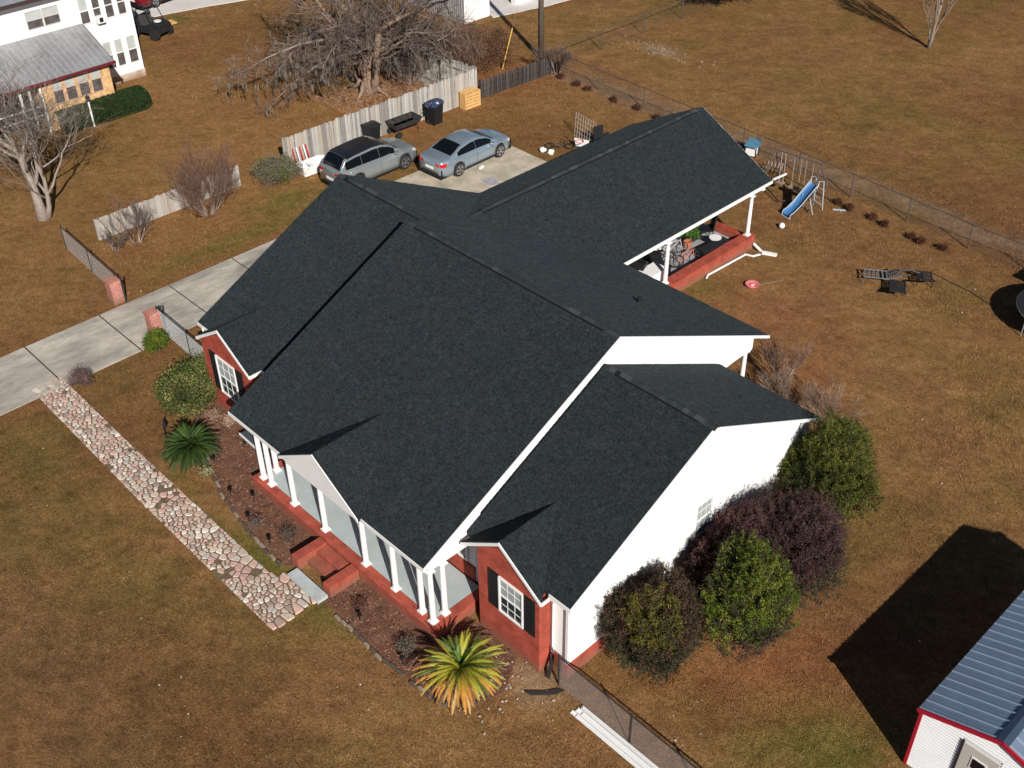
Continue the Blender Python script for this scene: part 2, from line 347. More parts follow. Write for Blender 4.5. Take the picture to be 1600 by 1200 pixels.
for (x, y) in seeds:
    poly = [(x-.3, y-.3), (x+.3, y-.3), (x+.3, y+.3), (x-.3, y+.3)]
    for (a_, b_) in seeds:
        if abs(a_-x) < .75 and abs(b_-y) < .75 and (a_, b_) != (x, y):
            nx_, ny_ = a_-x, b_-y; mxx, myy = (a_+x)/2, (b_+y)/2; d_ = math.hypot(nx_, ny_); gap = rr.uniform(.012, .026)
            poly = clip_poly(poly, nx_/d_, ny_/d_, (nx_*mxx+ny_*myy)/d_-gap)
            if len(poly) < 3: break
    lo, hi = path_edges(x); poly = clip_poly(clip_poly(poly, 0, -1, -(lo-.05)), 0, 1, hi+.06) if len(poly) > 2 else poly
    if len(poly) < 3: continue
    ar = abs(sum(poly[i][0]*poly[(i+1) % len(poly)][1]-poly[(i+1) % len(poly)][0]*poly[i][1] for i in range(len(poly)))/2)
    if ar < .004 or (fbm(np.array([x]), np.array([y]), 1.1, 91, 2)[0] < .36 and rr.random() < .2): continue
    stones.append((x, y, poly, ar))
stones.sort(key=lambda s_: -s_[3]/((s_[0]-CAM[0])**2+(s_[1]-CAM[1])**2))
def stone_into(mb, cx, cy, poly, col=None):
    h = .034+rr.uniform(-.008, .010); n = len(poly); jit = [(p[0]-cx+rr.uniform(-.008, .008), p[1]-cy+rr.uniform(-.008, .008)) for p in poly]
    # cut corners so stones are rounded
    rnd = []
    for i in range(n):
        p, q, r_ = jit[i-1], jit[i], jit[(i+1) % n]
        rnd += [(q[0]+(p[0]-q[0])*.13, q[1]+(p[1]-q[1])*.13), (q[0]+(r_[0]-q[0])*.13, q[1]+(r_[1]-q[1])*.13)]
    m_ = len(rnd); tx, ty = rr.uniform(-.04, .04), rr.uniform(-.04, .04)
    vs = [(a_, b_, 0) for a_, b_ in rnd]+[(a_*.97, b_*.97, h*.7+a_*tx+b_*ty) for a_, b_ in rnd]+[(a_*.92, b_*.92, h+a_*tx+b_*ty) for a_, b_ in rnd]
    fs = [(i, (i+1) % m_, (i+1) % m_+m_, i+m_) for i in range(m_)]+[(i+m_, (i+1) % m_+m_, (i+1) % m_+2*m_, i+2*m_) for i in range(m_)]+[tuple(range(2*m_, 3*m_))]
    return vs, fs
for (x, y, poly, ar) in stones[:300]:
    vs, fs = stone_into(None, x, y, poly); mb = MB(); mb.add(vs, fs); o = obj('stone', mb, rr.choice(stone_mats), path); o.location = (x, y, 0)
mb = MB()
for (x, y, poly, ar) in stones[300:]:
    vs, fs = stone_into(None, x, y, poly); mb.mi = rr.randrange(8); mb.add([(a_+x, b_+y, c_) for a_, b_, c_ in vs], fs)
if mb.v: obj('small_stones', mb, stone_mats, path, kind='stuff')

bed = [(-19.6, 1.2), (-19.0, 2.3), (-16.5, 2.3), (-15.2, .9), (-15.0, .02), (-5.8, .02), (-5.8, 1.3), (-3.9, 1.3), (-3.3, .2), (-3.5, -.5), (-4.2, -1.2), (-6.4, -1.35), (-9.2, -1.28), (-9.2, -.02), (-11.05, -.02), (-11.05, -1.25), (-12.5, -1.25), (-15.2, -.85), (-17.2, -.15), (-18.6, .3)]
mb = MB(); mb.prism(bed, -.05, .02)
struct('flower_bed', mb, mat('red_mulch', (.175, .085, .055), 1, noise=(2.5, .45, 8), noise2=(60, .45, 4), bump=(45, 1, .05)))
def bark(n, box, seed, name, label, cols, poly=None, size=.05, cat='mulch'):
    r = random.Random(seed); mb = MB()
    for _ in range(n):
        x, y = r.uniform(box[0], box[1]), r.uniform(box[2], box[3])
        if poly:
            ins = False
            for i in range(len(poly)):
                (xa, ya), (xb, yb) = poly[i], poly[i-1]
                if (ya > y) != (yb > y) and x < (xb-xa)*(y-ya)/(yb-ya)+xa: ins = not ins
            if not ins: continue
        s_ = size*r.uniform(.5, 1.6); mb.cbox((x, y, .025+r.uniform(0, .015)), (s_, s_*.45, .012), r.uniform(0, 6.3), r.choice(cols), r.uniform(-.5, .5))
    o = obj(name, mb, mat('chips', rough=1, attr=True, spec=0), kind='stuff'); tag(o, label, cat); return o
bark(9000, (-19.6, -2.6, -1.4, 2.3), 4, 'bark_chips', 'reddish brown bark chips strewn over the flower bed by the front porch', [(.19, .085, .055), (.13, .06, .04), (.23, .12, .08), (.09, .05, .035), (.30, .19, .13)], bed)
mb = MB(); r = random.Random(8)                                             # stone edging of the bed
ed = link('bed_edging', None); ed['kind'] = 'structure'
edge_pts = [(-3.5, -.5), (-4.2, -1.25), (-6.4, -1.42), (-9.1, -1.36), None, (-11.2, -1.36), (-12.5, -1.34), (-15.2, -.95), (-17.2, -.25), (-18.6, .2), (-19.7, 1.1)]
edm = [mat('edging_stone_dark', (.10, .075, .06), .95, noise=(12, .3)), mat('edging_stone_pale', (.27, .21, .16), .95, noise=(12, .3))]
for p, q in zip(edge_pts[:-1], edge_pts[1:]):
    if p is None or q is None: continue
    L_ = math.dist(p, q); n = max(1, int(L_/.27)); an = math.atan2(q[1]-p[1], q[0]-p[0])
    for i in range(n):
        if r.random() < .12: continue
        t_ = (i+.5)/n; mb = MB(); mb.cbox((0, 0, .03), (L_/n*r.uniform(.7, .95), .085, .09), an+r.uniform(-.1, .1))
        o = obj('edging_stone', mb, edm[r.random() < .35], ed); o.location = (p[0]+(q[0]-p[0])*t_, p[1]+(q[1]-p[1])*t_+r.uniform(-.03, .03), 0)

# ------------------------------------------------------------------ the brick house
house = thing('brick_house', 'single storey red brick and white sided house with dark shingle gable roofs and columned porch', 'house')
ze = 2.78; p = .4997; q = .4911; pc = .5173; YR = 7.503; YB = 15.27; YBr = 8.479; YBf = 1.96; zr = ze+p*YR; zb = zr-q*(YB-YR)
x0, x1 = -15.40, -6.08; xB = -20.37; xC = -2.22; xW = -12.63; zBr = zr-q*(YBr-YR); yCf, yCr, zCr, yCb = 1.543, 6.90, 5.86, 12.47
zCf = zCr-pc*(yCr-yCf); zCb = zCr-pc*(yCb-yCr)
rs = random.Random(12)
TINTS = [(.0175, .0235, .027), (.017, .0225, .026), (.019, .0255, .029), (.018, .0255, .026), (.021, .0275, .031), (.019, .0225, .027), (.0155, .0205, .024), (.0205, .023, .0255)]
def roof_slope(poly, name='roof', drop=.13, tabs=True, over=0):
    """poly: 3-D corners on one plane, first edge = eave; returns the roof part with shingle sub-part"""
    P = [Vector(c) for c in poly]; n = (P[1]-P[0]).cross(P[2]-P[0]).normalized()
    if n.z < 0: n = -n
    mb = MB(); k_ = len(P); mb.add([c for c in P]+[c-Vector((0, 0, drop)) for c in P], [tuple(range(k_)), tuple(range(k_, 2*k_))[::-1]]+[(i, (i+1) % k_, (i+1) % k_+k_, i+k_) for i in range(k_)])
    o = obj(name, mb, ROOF, house)
    if tabs:
        u = (P[1]-P[0]).normalized(); v = n.cross(u)
        if v.z < 0: v = -v
        uv = [((c-P[0]).dot(u), (c-P[0]).dot(v)) for c in P]; vmax = max(b_ for a_, b_ in uv)
        mb = MB(); row = 0; ex = .143; y_ = -.012
        while y_ < vmax:
            ym = min(max(y_+ex*.5, .001), vmax-.001); xsn = []
            for i in range(len(uv)):
                (xa, ya), (xb, yb) = uv[i], uv[i-1]
                if (ya > ym) != (yb > ym): xsn.append((xb-xa)*(ym-ya)/(yb-ya)+xa)
            if len(xsn) >= 2:
                a_, b_ = min(xsn), max(xsn); x_ = a_-rs.uniform(0, .2)
                while x_ < b_:
                    w_ = rs.choice((.09, .12, .15, .18)); s0, s1 = max(x_, a_), min(x_+w_, b_)
                    if s1-s0 > .01:
                        hh = rs.choice((.009, .009, .016)); yt = min(y_+ex, vmax)
                        A = P[0]+u*s0+v*y_; B = P[0]+u*s1+v*y_; C_ = P[0]+u*s1+v*yt; D = P[0]+u*s0+v*yt
                        c_ = rs.choice(TINTS); k2 = rs.uniform(.94, 1.06); c_ = tuple(min(1, q_*k2) for q_ in c_)
                        mb.add([A+n*hh, B+n*hh, C_+n*.003, D+n*.003, A, B], [(0, 1, 2, 3), (4, 5, 1, 0)], c_)
                    x_ += w_
            y_ += ex; row += 1
        s_ = obj('shingles', mb, SHINGLE, o, kind='stuff')
    return o
def fascia(roof, a_, b_, h=.12, t_=.03, out=(0, 0, 0)):
    off = -(t_/2+.01) if out[0] < 0 and t_ == .03 else t_/2+.003
    a_ = Vector(a_)+Vector(out)*off-Vector((0, 0, h/2+.018)); b_ = Vector(b_)+Vector(out)*off-Vector((0, 0, h/2+.018))
    mb = MB(); d = b_-a_
    o3 = Vector(out)*t_/2
    hv = Vector((0, 0, h/2)); vs = [a_-o3-hv, a_+o3-hv, a_+o3+hv, a_-o3+hv, b_-o3-hv, b_+o3-hv, b_+o3+hv, b_-o3+hv]
    mb.add(vs, [(0,1,2,3),(4,7,6,5),(0,4,5,1),(1,5,6,2),(2,6,7,3),(3,7,4,0)])
    return obj('fascia', mb, WHITE, roof)
E1 = [(x0, 0, ze), (x1, 0, ze), (x1, YR, zr), (x0, YR, zr)]
r_main = roof_slope(E1); fascia(r_main, (x0, 0, ze), (x1, 0, ze), out=(0, -1, 0)); fascia(r_main, (x1, -.03, ze), (x1, YR, zr), .11, out=(1, 0, 0)); fascia(r_main, (x0, -.03, ze), (x0, YR, zr), .14, out=(-1, 0, 0))
r_mrear = roof_slope([(x1, YB, zb), (x0, YB, zb), (x0, YR, zr), (x1, YR, zr)]); fascia(r_mrear, (x1, YB+.03, zb), (x1, YR, zr), .11, out=(1, 0, 0)); fascia(r_mrear, (xW, YB, zb), (x1, YB, zb), out=(0, 1, 0))
r_b = roof_slope([(xB, YBf, ze), (x0-.035, YBf, ze), (x0-.035, YBr, zBr), (xB, YBr, zBr)]); fascia(r_b, (xB, YBf-.03, ze), (xB, YBr, zBr), .12, out=(-1, 0, 0))
fascia(r_b, (xB, YBf, ze), (-19.62, YBf, ze), out=(0, -1, 0)); fascia(r_b, (-16.4, YBf, ze), (x0-.1, YBf, ze), out=(0, -1, 0))
r_brear = roof_slope([(x0-.035, YB, zb), (xB, YB, zb), (xB, YBr, zBr), (x0-.035, YBr, zBr)]); fascia(r_brear, (xB, YB, zb), (xB, YBr, zBr), .12, out=(-1, 0, 0))
r_c = roof_slope([(x1+.035, yCf, zCf), (xC, yCf, zCf), (xC, yCr, zCr), (x1+.035, yCr, zCr)]); fascia(r_c, (xC, yCf-.03, zCf), (xC, yCr, zCr), .12, out=(1, 0, 0)); fascia(r_c, (-2.95, yCf, zCf), (xC+.03, yCf, zCf), .12, out=(0, -1, 0))
r_crear = roof_slope([(xC, yCb, zCb), (x1+.035, yCb, zCb), (x1+.035, yCr, zCr), (xC, yCr, zCr)]); fascia(r_crear, (xC, yCb+.03, zCb), (xC, yCr, zCr), .12, out=(1, 0, 0)); fascia(r_crear, (x1+.05, yCb, zCb), (xC+.03, yCb, zCb), .12, out=(0, 1, 0))
xm = (xB+xW)/2; yW = 24.576; zW = 4.77; yj = YR+(zr-zW)/q
r_w = roof_slope([(xW, YB, zb), (xW, yW, zb), (xm, yW, zW), (xm, yj, zW)]); fascia(r_w, (xW, YB, zb), (xW, yW+.03, zb), .13, out=(1, 0, 0)); fascia(r_w, (xW, yW, zb), (xm, yW, zW), .12, out=(0, 1, 0))
r_wl = roof_slope([(xB, yW, zb), (xB, YB, zb), (xm, yj, zW), (xm, yW, zW)]); fascia(r_wl, (xB, YB, zb), (xB, yW+.03, zb), .12, out=(-1, 0, 0)); fascia(r_wl, (xB, yW, zb), (xm, yW, zW), .12, out=(0, 1, 0))
# small front gables: (left x, right x, front y, eave z, apex z, main plane function)
def small_gable(xl, xr, yf, z0, za, base_y, base_z, p=p):
    xmid = (xl+xr)/2; yv = base_y+(z0-base_z)/p; ye_ = base_y+(za-base_z)/p
    yv = max(yv, yf+.02)
    a_ = roof_slope([(xl, yv, z0+.012), (xl, yf, z0+.012), (xmid, yf, za+.012), (xmid, ye_, za+.012)])
    b_ = roof_slope([(xr, yf, z0+.012), (xr, yv, z0+.012), (xmid, ye_, za+.012), (xmid, yf, za+.012)])
    fascia(a_, (xl, yf, z0+.012), (xmid, yf, za+.012), .12, out=(0, -1, 0)); fascia(b_, (xr, yf, z0+.012), (xmid, yf, za+.012), .12, out=(0, -1, 0))
    return a_, b_
ga, gb = small_gable(-12.50, -8.72, -.12, 2.83, 4.03, 0, ze)
gc, gd = small_gable(-5.98, -2.96, 1.25, 2.95, 4.02, yCf, zCf, pc)
fascia(gd, (-2.96, 1.25, 2.96), (-2.96, 1.55, 2.96), .12, out=(1, 0, 0)); fascia(gc, (-5.98, 1.25, 2.96), (-5.98, 1.5, 2.96), .12, out=(-1, 0, 0))
ge, gf = small_gable(-19.65, -16.45, 1.45, 2.79, 3.82, YBf, ze)
fascia(gf, (-16.45, 1.45, 2.80), (-16.45, 1.95, 2.80), .12, out=(1, 0, 0)); fascia(ge, (-19.65, 1.45, 2.80), (-19.65, 1.95, 2.80), .12, out=(-1, 0, 0))

# ridge vents and cap shingles
capm = [mat('cap_shingle_dark', (.022, .028, .032), .8), mat('cap_shingle_grey', (.045, .052, .055), .8), mat('cap_shingle_mid', (.03, .038, .042), .8)]
def ridge(roof, a_, b_, trim=.5, seed=1, cap_z=0.0):
    a_ = Vector(a_); b_ = Vector(b_); d = (b_-a_).normalized(); s_ = Vector((-d.y, d.x, 0)); L_ = (b_-a_).length; r = random.Random(seed)
    A, B = a_+d*trim, b_-d*trim
    mb = MB(); w_, h_ = .125, .038
    vs = []
    for P_ in (A, B): vs += [P_+s_*w_+Vector((0, 0, -w_*p+.003)), P_+s_*w_+Vector((0, 0, -w_*p+h_)), P_+Vector((0, 0, h_+.005)), P_-s_*w_+Vector((0, 0, -w_*p+h_)), P_-s_*w_+Vector((0, 0, -w_*p+.003))]
    mb.add(vs, [(0,1,6,5),(1,2,7,6),(2,3,8,7),(3,4,9,8),(0,1,2,3,4),(9,8,7,6,5)])
    obj('ridge_vent', mb, VENT, roof)
    meshes = []
    for mm_ in capm:
        mb = MB(); hw = .115; vs = [(-.0, hw, -hw*p), (0, 0, .004), (0, -hw, -hw*p), (.31, hw, -hw*p-.008), (.31, 0, -.006), (.31, -hw, -hw*p-.008), (0, hw, -hw*p-.012), (0, 0, -.008), (0, -hw, -hw*p-.012)]
        mb.add(vs, [(0,3,4,1),(1,4,5,2),(0,1,7,6),(1,2,8,7)]); meshes.append(mb.mesh('ridge_cap', mm_))
    n = int(L_/.2)
    ang = math.atan2(d.y, d.x)
    for i in range(n):
        t_ = i*.2; inv = trim < t_ < L_-trim-.1
        o = link('ridge_cap', r.choices(meshes, (5, 1.3, 3))[0], roof, a_+d*t_+Vector((0, 0, (h_+.022) if inv else .026))); o.rotation_euler = (0, 0, ang)
ridge(r_main, (x0, YR, zr), (x1, YR, zr), .55, 1); ridge(r_b, (xB, YBr, zBr), (x0-.04, YBr, zBr), .4, 2)
ridge(r_c, (x1+.04, yCr, zCr), (xC, yCr, zCr), .45, 3); ridge(r_w, (xm, yj+.1, zW), (xm, yW, zW), .6, 4)
for (x, y, z) in ((-6.9+.9, 3.43, 3.86), (-4.3, 10.4, 4.0), (-22+3.5, 13.2, 3.85), (-9.2, 11.5, 4.7)):
    mb = MB(); mb.cyl((x+.5, y, z-.1), .035, .18, 10); mb.lathe((x+.5, y, z), [(.09, -.06), (.06, .04), (.045, .06)], 10); obj('vent_pipe', mb, VENT, house)

def scan(poly, z):
    xsn = []
    for i in range(len(poly)):
        (xa, za_), (xb, zb_) = poly[i], poly[i-1]
        if (za_ > z) != (zb_ > z): xsn.append((xb-xa)*(z-za_)/(zb_-za_)+xa)
    return (min(xsn), max(xsn)) if len(xsn) >= 2 else None
def wall(poly, axis, c, sgn, t_=.15, m_=SIDING, lap=True, name='wall', lab=None):
    """wall polygon in (s, z) standing on the plane axis = c, outside facing sgn"""
    mb = MB(); mb.prism(poly, c-sgn*t_, c, axis)
    o = obj(name, mb, m_, house, label=lab)
    if lap:
        z0, z1 = min(z for s_, z in poly), max(z for s_, z in poly); mb = MB(); z = z0; hgt = .125
        while z < z1-.01:
            zt = min(z+hgt, z1); A = scan(poly, z+.002); B = scan(poly, zt-.002)
            if A and B:
                lo, hi = c+sgn*.016, c+sgn*.003
                def P_(s_, h, z_): return (h, s_, z_) if axis == 'x' else (s_, h, z_)
                mb.add([P_(A[0], lo, z), P_(A[1], lo, z), P_(B[1], hi, zt), P_(B[0], hi, zt), P_(A[0], c, z), P_(A[1], c, z)], [(0,1,2,3), (4,5,1,0)])
            z += hgt
        obj('siding', mb, m_, o)
    return o
def zmain(y): return ze+p*y if y < YR else zr-q*(y-YR)
d_ = .17
# main gable, right end; the rear part is open porch
wall([(2.1, 0), (12.7, 0), (12.7, 2.42), (14.55, 2.42), (14.55, zmain(14.55)-d_), (YR, zr-d_), (2.1, zmain(2.1)-d_)], 'x', -6.2, 1)
wall([(2.1, .5), (15.0, .5), (15.0, zb-d_), (YR, zr-d_), (2.1, zmain(2.1)-d_)], 'x', x0+.2, -1)
wall([(-14.95, .46), (-6.36, .46), (-6.36, 2.68), (-14.95, 2.68)], 'y', 2.1, -1, name='wall')
wall([(-14.95, .46), (-6.4, .46), (-6.4, 1.02), (-14.95, 1.02)], 'y', 2.04, -1, .05, BRICK, False, 'wall')
wall([(-12.4, 0), (-6.28, 0), (-6.28, 2.42), (-12.4, 2.42)], 'y', 12.7, 1)
mb = MB(); mb.box((-15.1, .05, 2.66), (-6.15, 2.0, 2.70)); obj('porch_ceiling', mb, WHITE, house)
for a_, b_ in (((-14.62, .16, 2.48), (-6.09, .34, 2.66)), ((-6.28, .345, 2.48), (-6.10, 2.1, 2.66)), ((-14.62, .345, 2.48), (-14.44, 2.1, 2.66)), ((-12.35, 14.25, 2.30), (-6.30, 14.42, 2.48))): mb = MB(); mb.box(a_, b_); obj('porch_beam', mb, WHITE, house)
wall([(.30, 2.665), (2.095, 2.665), (2.095, zmain(2.1)-d_), (.30, zmain(.3)-d_)], 'x', -6.12, 1, .1)
# porch gable pediment
mb = MB(); mb.prism([(-12.33, 2.60), (-8.9, 2.60), (-8.9, 2.74), (-10.61, 3.86), (-12.33, 2.74)], -.05, -.02, 'y'); obj('pediment', mb, WHITE, house)
# C wing walls
wall([(1.80, .56), (12.35, .56), (12.35, zCb-d_), (yCr, zCr-d_), (1.80, zCf-d_)], 'x', -2.46, 1)
wall([(1.72, -.05), (12.4, -.05), (12.4, .555), (1.72, .555)], 'x', -2.43, 1, .2, BRICK, False)
wall([(-3.08, .56), (-2.47, .56), (-2.47, 2.8), (-3.08, 2.8)], 'y', 1.82, -1, .1)
wall([(-3.08, -.05), (-2.64, -.05), (-2.64, .555), (-3.08, .555)], 'y', 1.79, -1, .15, BRICK, False)
wall([(-6.1, .0), (-2.6, .0), (-2.6, 2.7), (-6.1, 2.7)], 'y', 12.35, 1)
wall([(-6.1, .0), (-5.4, .0), (-5.4, 2.8), (-6.1, 2.8)], 'y', 1.98, -1, .1, mat('shaded_siding', (.30, .33, .36), .6))  # recess beside the porch: its shade is put into the siding colour
mb = MB(); mb.prism([(-5.42, 0), (-3.10, 0), (-3.10, 2.80), (-3.25, 2.86), (-4.47, 3.76), (-5.42, 3.14)], 1.33, 1.9, 'y'); obj('wall', mb, BRICK, house)
mb = MB(); mb.box((-2.53, 1.72, .56), (-2.44, 1.80, 2.78)); mb.box((-3.09, 1.74, .56), (-3.02, 1.80, 2.78)); obj('corner_board', mb, WHITE, house)
# B wing walls
wall([(1.98, 0), (15.0, 0), (15.0, zb-d_), (YBr, zBr-d_), (1.98, ze-d_)], 'x', -19.95, -1, .15, BRICK, False)
mb = MB(); mb.box((-19.9, 2.0, 0), (-15.2, 2.15, 2.68)); obj('wall', mb, BRICK, house)
mb = MB(); mb.prism([(-19.45, 0), (-16.6, 0), (-16.6, 2.80), (-18.01, 3.66), (-19.45, 2.80)], 1.5, 1.99, 'y'); obj('wall', mb, BRICK, house)
# wing W walls and open porch
wall([(15.06, 0), (24.2, 0), (24.2, 2.68), (15.06, 2.68)], 'x', -19.95, -1)
wall([(15.06, 0), (20.4, 0), (20.4, 2.72), (15.06, 2.72)], 'x', -14.9, 1)
wall([(-19.8, 0), (-15.06, 0), (-15.06, 2.72), (-19.8, 2.72)], 'y', 20.4, 1)
wall([(-19.9, 2.45), (-12.6, 2.45), (-12.6, 2.68), (-16.3, 4.62), (-19.9, 2.75)], 'y', 24.1, 1)
mb = MB(); mb.box((-12.83, 15.3, 2.46), (-12.68, 24.2, 2.66)); obj('porch_beam', mb, WHITE, house)
mb = MB(); mb.box((-19.7, 15.06, .0), (-12.85, 23.2, .22)); obj('porch_floor', mb, mat('rear_porch_slab', (.30, .30, .31), .8, noise=(2, .2)), house, label='grey rear porch slab')
mb = MB(); mb.box((-12.85, 16.2, 0), (-12.42, 23.55, .60)); mb.box((-14.3, 23.25, 0), (-12.86, 23.55, .50)); obj('low_wall', mb, BRICK, house, label='low red brick wall round the rear porch')
mb = MB(); mb.box((-12.87, 16.18, .603), (-12.40, 23.57, .62)); obj('wall_cap', mb, BRICKTOP, house)
# front porch floor, brick base, steps
mb = MB(); mb.prism([(-14.70, -.0), (-5.87, -.0), (-5.87, 1.97), (-14.70, 1.97)], 0, .455); obj('porch_base', mb, BRICK, house)
mb = MB(); mb.prism([(-14.42, .30), (-6.15, .30), (-6.15, 2.0), (-14.42, 2.0)], .40, .466); obj('porch_floor', mb, PORCH, house, label='pale blue grey painted front porch floor')
mb = MB(); mb.box((-14.72, -.02, .457), (-5.85, .30, .475)); mb.box((-6.15, .302, .457), (-5.85, 1.9, .475)); mb.box((-14.72, .302, .457), (-14.42, 1.9, .475)); obj('porch_edge', mb, BRICKTOP, house)
st_ = thing('steps', '', ''); del st_['label']; del st_['category']; st_.name = 'front_steps'; st_.parent = house
mb = MB(); mb.box((-10.72, -.40, 0), (-9.5, -.025, .32)); mb.box((-10.72, -.76, 0), (-9.5, -.402, .18)); obj('step', mb, BRICKTOP, st_)
for xa in (-11.05, -9.5+.002):
    mb = MB(); mb.box((xa, -1.08, 0), (xa+.325, -.025, .42)); obj('cheek_wall', mb, BRICKTOP, st_)
mb = MB(); mb.box((-10.75, -1.48, 0), (-9.25, -1.12, .12)); o = obj('concrete_step', mb, mat('pale_concrete', (.42, .46, .46), .8, noise=(3, .12), noise2=(20, .08))); tag(o, 'pale blue grey concrete slab at the foot of the front brick steps', 'step')

# columns
def column_mb(zb_, zt):
    a_, b_ = MB(), MB()
    a_.lathe((0, 0, 0), [(.088, zb_+.07), (.086, zb_+1), (.075, zt-.06)], 20)
    b_.box((-.115, -.115, zb_), (.115, .115, zb_+.05)); b_.lathe((0, 0, 0), [(.115, zb_+.05), (.115, zb_+.09), (.09, zb_+.1)], 16)
    c_ = MB(); c_.lathe((0, 0, 0), [(.075, zt-.07), (.11, zt-.05), (.11, zt-.03)], 16); c_.box((-.12, -.12, zt-.03), (.12, .12, zt))
    return a_, b_, c_
def columns(spots, zb_, zt):
    a_, b_, c_ = column_mb(zb_, zt); ma, mb_, mc = a_.mesh('column', WHITE, True), b_.mesh('column_base', WHITE), c_.mesh('column_capital', WHITE)
    for x, y in spots:
        o = link('column', ma, house, (x, y, 0)); link('column_base', mb_, o); link('column_capital', mc, o)
columns([(-14.40, .25), (-13.95, .25), (-14.40, .74), (-12.71, .25), (-11.12, .25), (-9.14, .25), (-7.78, .25), (-6.61, .25), (-6.12, .22), (-6.12, .66)], .476, 2.49)
columns([(-12.66, 17.95), (-12.66, 23.3)], .621, 2.47)
columns([(-6.3, 14.33)], .0, 2.43)

# windows
def window(cx, z0, z1, w_, axis, c, sgn, parent=house, muntin=(3, 2), shutters=False, fr=.05, fm=WHITE, gl=GLASS, blind=False):
    def Bx(mb, s0, s1, a_, b_, d0, d1):
        lo, hi = sorted((c+sgn*d0, c+sgn*d1))
        if axis == 'x': mb.box((lo, s0, a_), (hi, s1, b_))
        else: mb.box((s0, lo, a_), (s1, hi, b_))
    mb = MB(); Bx(mb, cx-w_/2, cx+w_/2, z0, z0+fr, .0, .06); Bx(mb, cx-w_/2, cx+w_/2, z1-fr, z1, .0, .06); Bx(mb, cx-w_/2, cx-w_/2+fr, z0+fr, z1-fr, 0, .06); Bx(mb, cx+w_/2-fr, cx+w_/2, z0+fr, z1-fr, 0, .06)
    o = obj('window', mb, fm, parent)
    mb = MB(); zm = (z0+z1)/2; Bx(mb, cx-w_/2+fr, cx+w_/2-fr, z0+fr, zm, .001, .018); obj('pane', mb, gl, o)
    mb = MB(); Bx(mb, cx-w_/2+fr, cx+w_/2-fr, zm, z1-fr, .001, .022); obj('pane', mb, BLIND if blind else gl, o)
    mb = MB(); Bx(mb, cx-w_/2+fr, cx+w_/2-fr, zm-.025, zm+.025, .023, .045); obj('rail', mb, fm, o)
    if muntin:
        mb = MB(); nx_, nz_ = muntin
        for i in range(1, nx_): xx = cx-w_/2+fr+(w_-2*fr)*i/nx_; Bx(mb, xx-.006, xx+.006, z0+fr, zm-.025, .02, .032); Bx(mb, xx-.006, xx+.006, zm+.025, z1-fr, .024, .034)
        for k2 in range(2):
            for j in range(1, nz_): zz = (z0 if k2 == 0 else zm)+(zm-z0)*j/nz_; Bx(mb, cx-w_/2+fr, cx+w_/2-fr, zz-.006, zz+.006, .0205, .0325 if k2 == 0 else .0345)
        obj('muntin', mb, fm, o)
    if shutters:
        for sg in (-1, 1):
            sc0 = cx+sg*(w_/2+.215); mb = MB(); Bx(mb, sc0-.2, sc0+.2, z0-.02, z1+.02, .002, .03)
            for j in range(14): zz = z0+.06+(z1-z0-.12)*j/13; Bx(mb, sc0-.15, sc0+.15, zz-.02, zz+.02, .031, .042)
            obj('shutter', mb, SHUT, parent)
    return o
window(-4.12, 1.34, 2.66, .92, 'y', 1.33, -1, shutters=True, blind=True)
window(-18.0, 1.0, 2.55, 1.15, 'y', 1.5, -1, shutters=True, blind=True)
for xx in (-7.15, -13.3, -8.7, -11.9): window(xx, 1.12, 2.5, .95, 'y', 2.07, -1, muntin=(3, 2), blind=False)
mb = MB(); mb.box((-10.65, 1.99, .47), (-9.7, 2.03, 2.5)); dr = obj('door', mb, mat('dark_green_door', (.03, .05, .05), .5), house); mb = MB(); mb.cyl((-9.8, 1.97, 1.4), .03, .05, 8); obj('handle', mb, STEEL, dr)
window(7.2, 1.6, 2.9, .75, 'x', -2.46, 1, muntin=(3, 2), blind=True, gl=BLIND)
for yy in (16.6, 18.9): window(yy, 1.0, 2.3, .9, 'x', -14.9, 1)
# downspouts
mb = MB(); mb.tube([(-5.6, 1.9, 2.7), (-5.6, 1.88, .4), (-5.5, 1.6, .1)], .04, 6); obj('downspout', mb, mat('grey_blue_metal', (.2, .23, .26), .5), house)
mb = MB(); mb.tube([(-2.95, 1.70, 2.6), (-2.95, 1.70, .7)], .035, 4); obj('downspout', mb, WHITE, house); mb = MB(); mb.tube([(-20.0, 1.9, 2.7), (-20.0, 1.94, 2.4)], .035, 4); obj('downspout', mb, WHITE, house)
mb = MB(); mb.beam((-2.9, 1.66, .64), (-2.78, 1.35, .05), .09, .05); obj('downspout', mb, DARK, house, label='black lower end of the corner downspout')
mb = MB(); mb.beam((-12.60, 24.62, 2.74), (-12.5, 25.4, 2.76), .07, .06); obj('gutter_end', mb, WHITE, house)
settle(house, (-11, 8, 0))

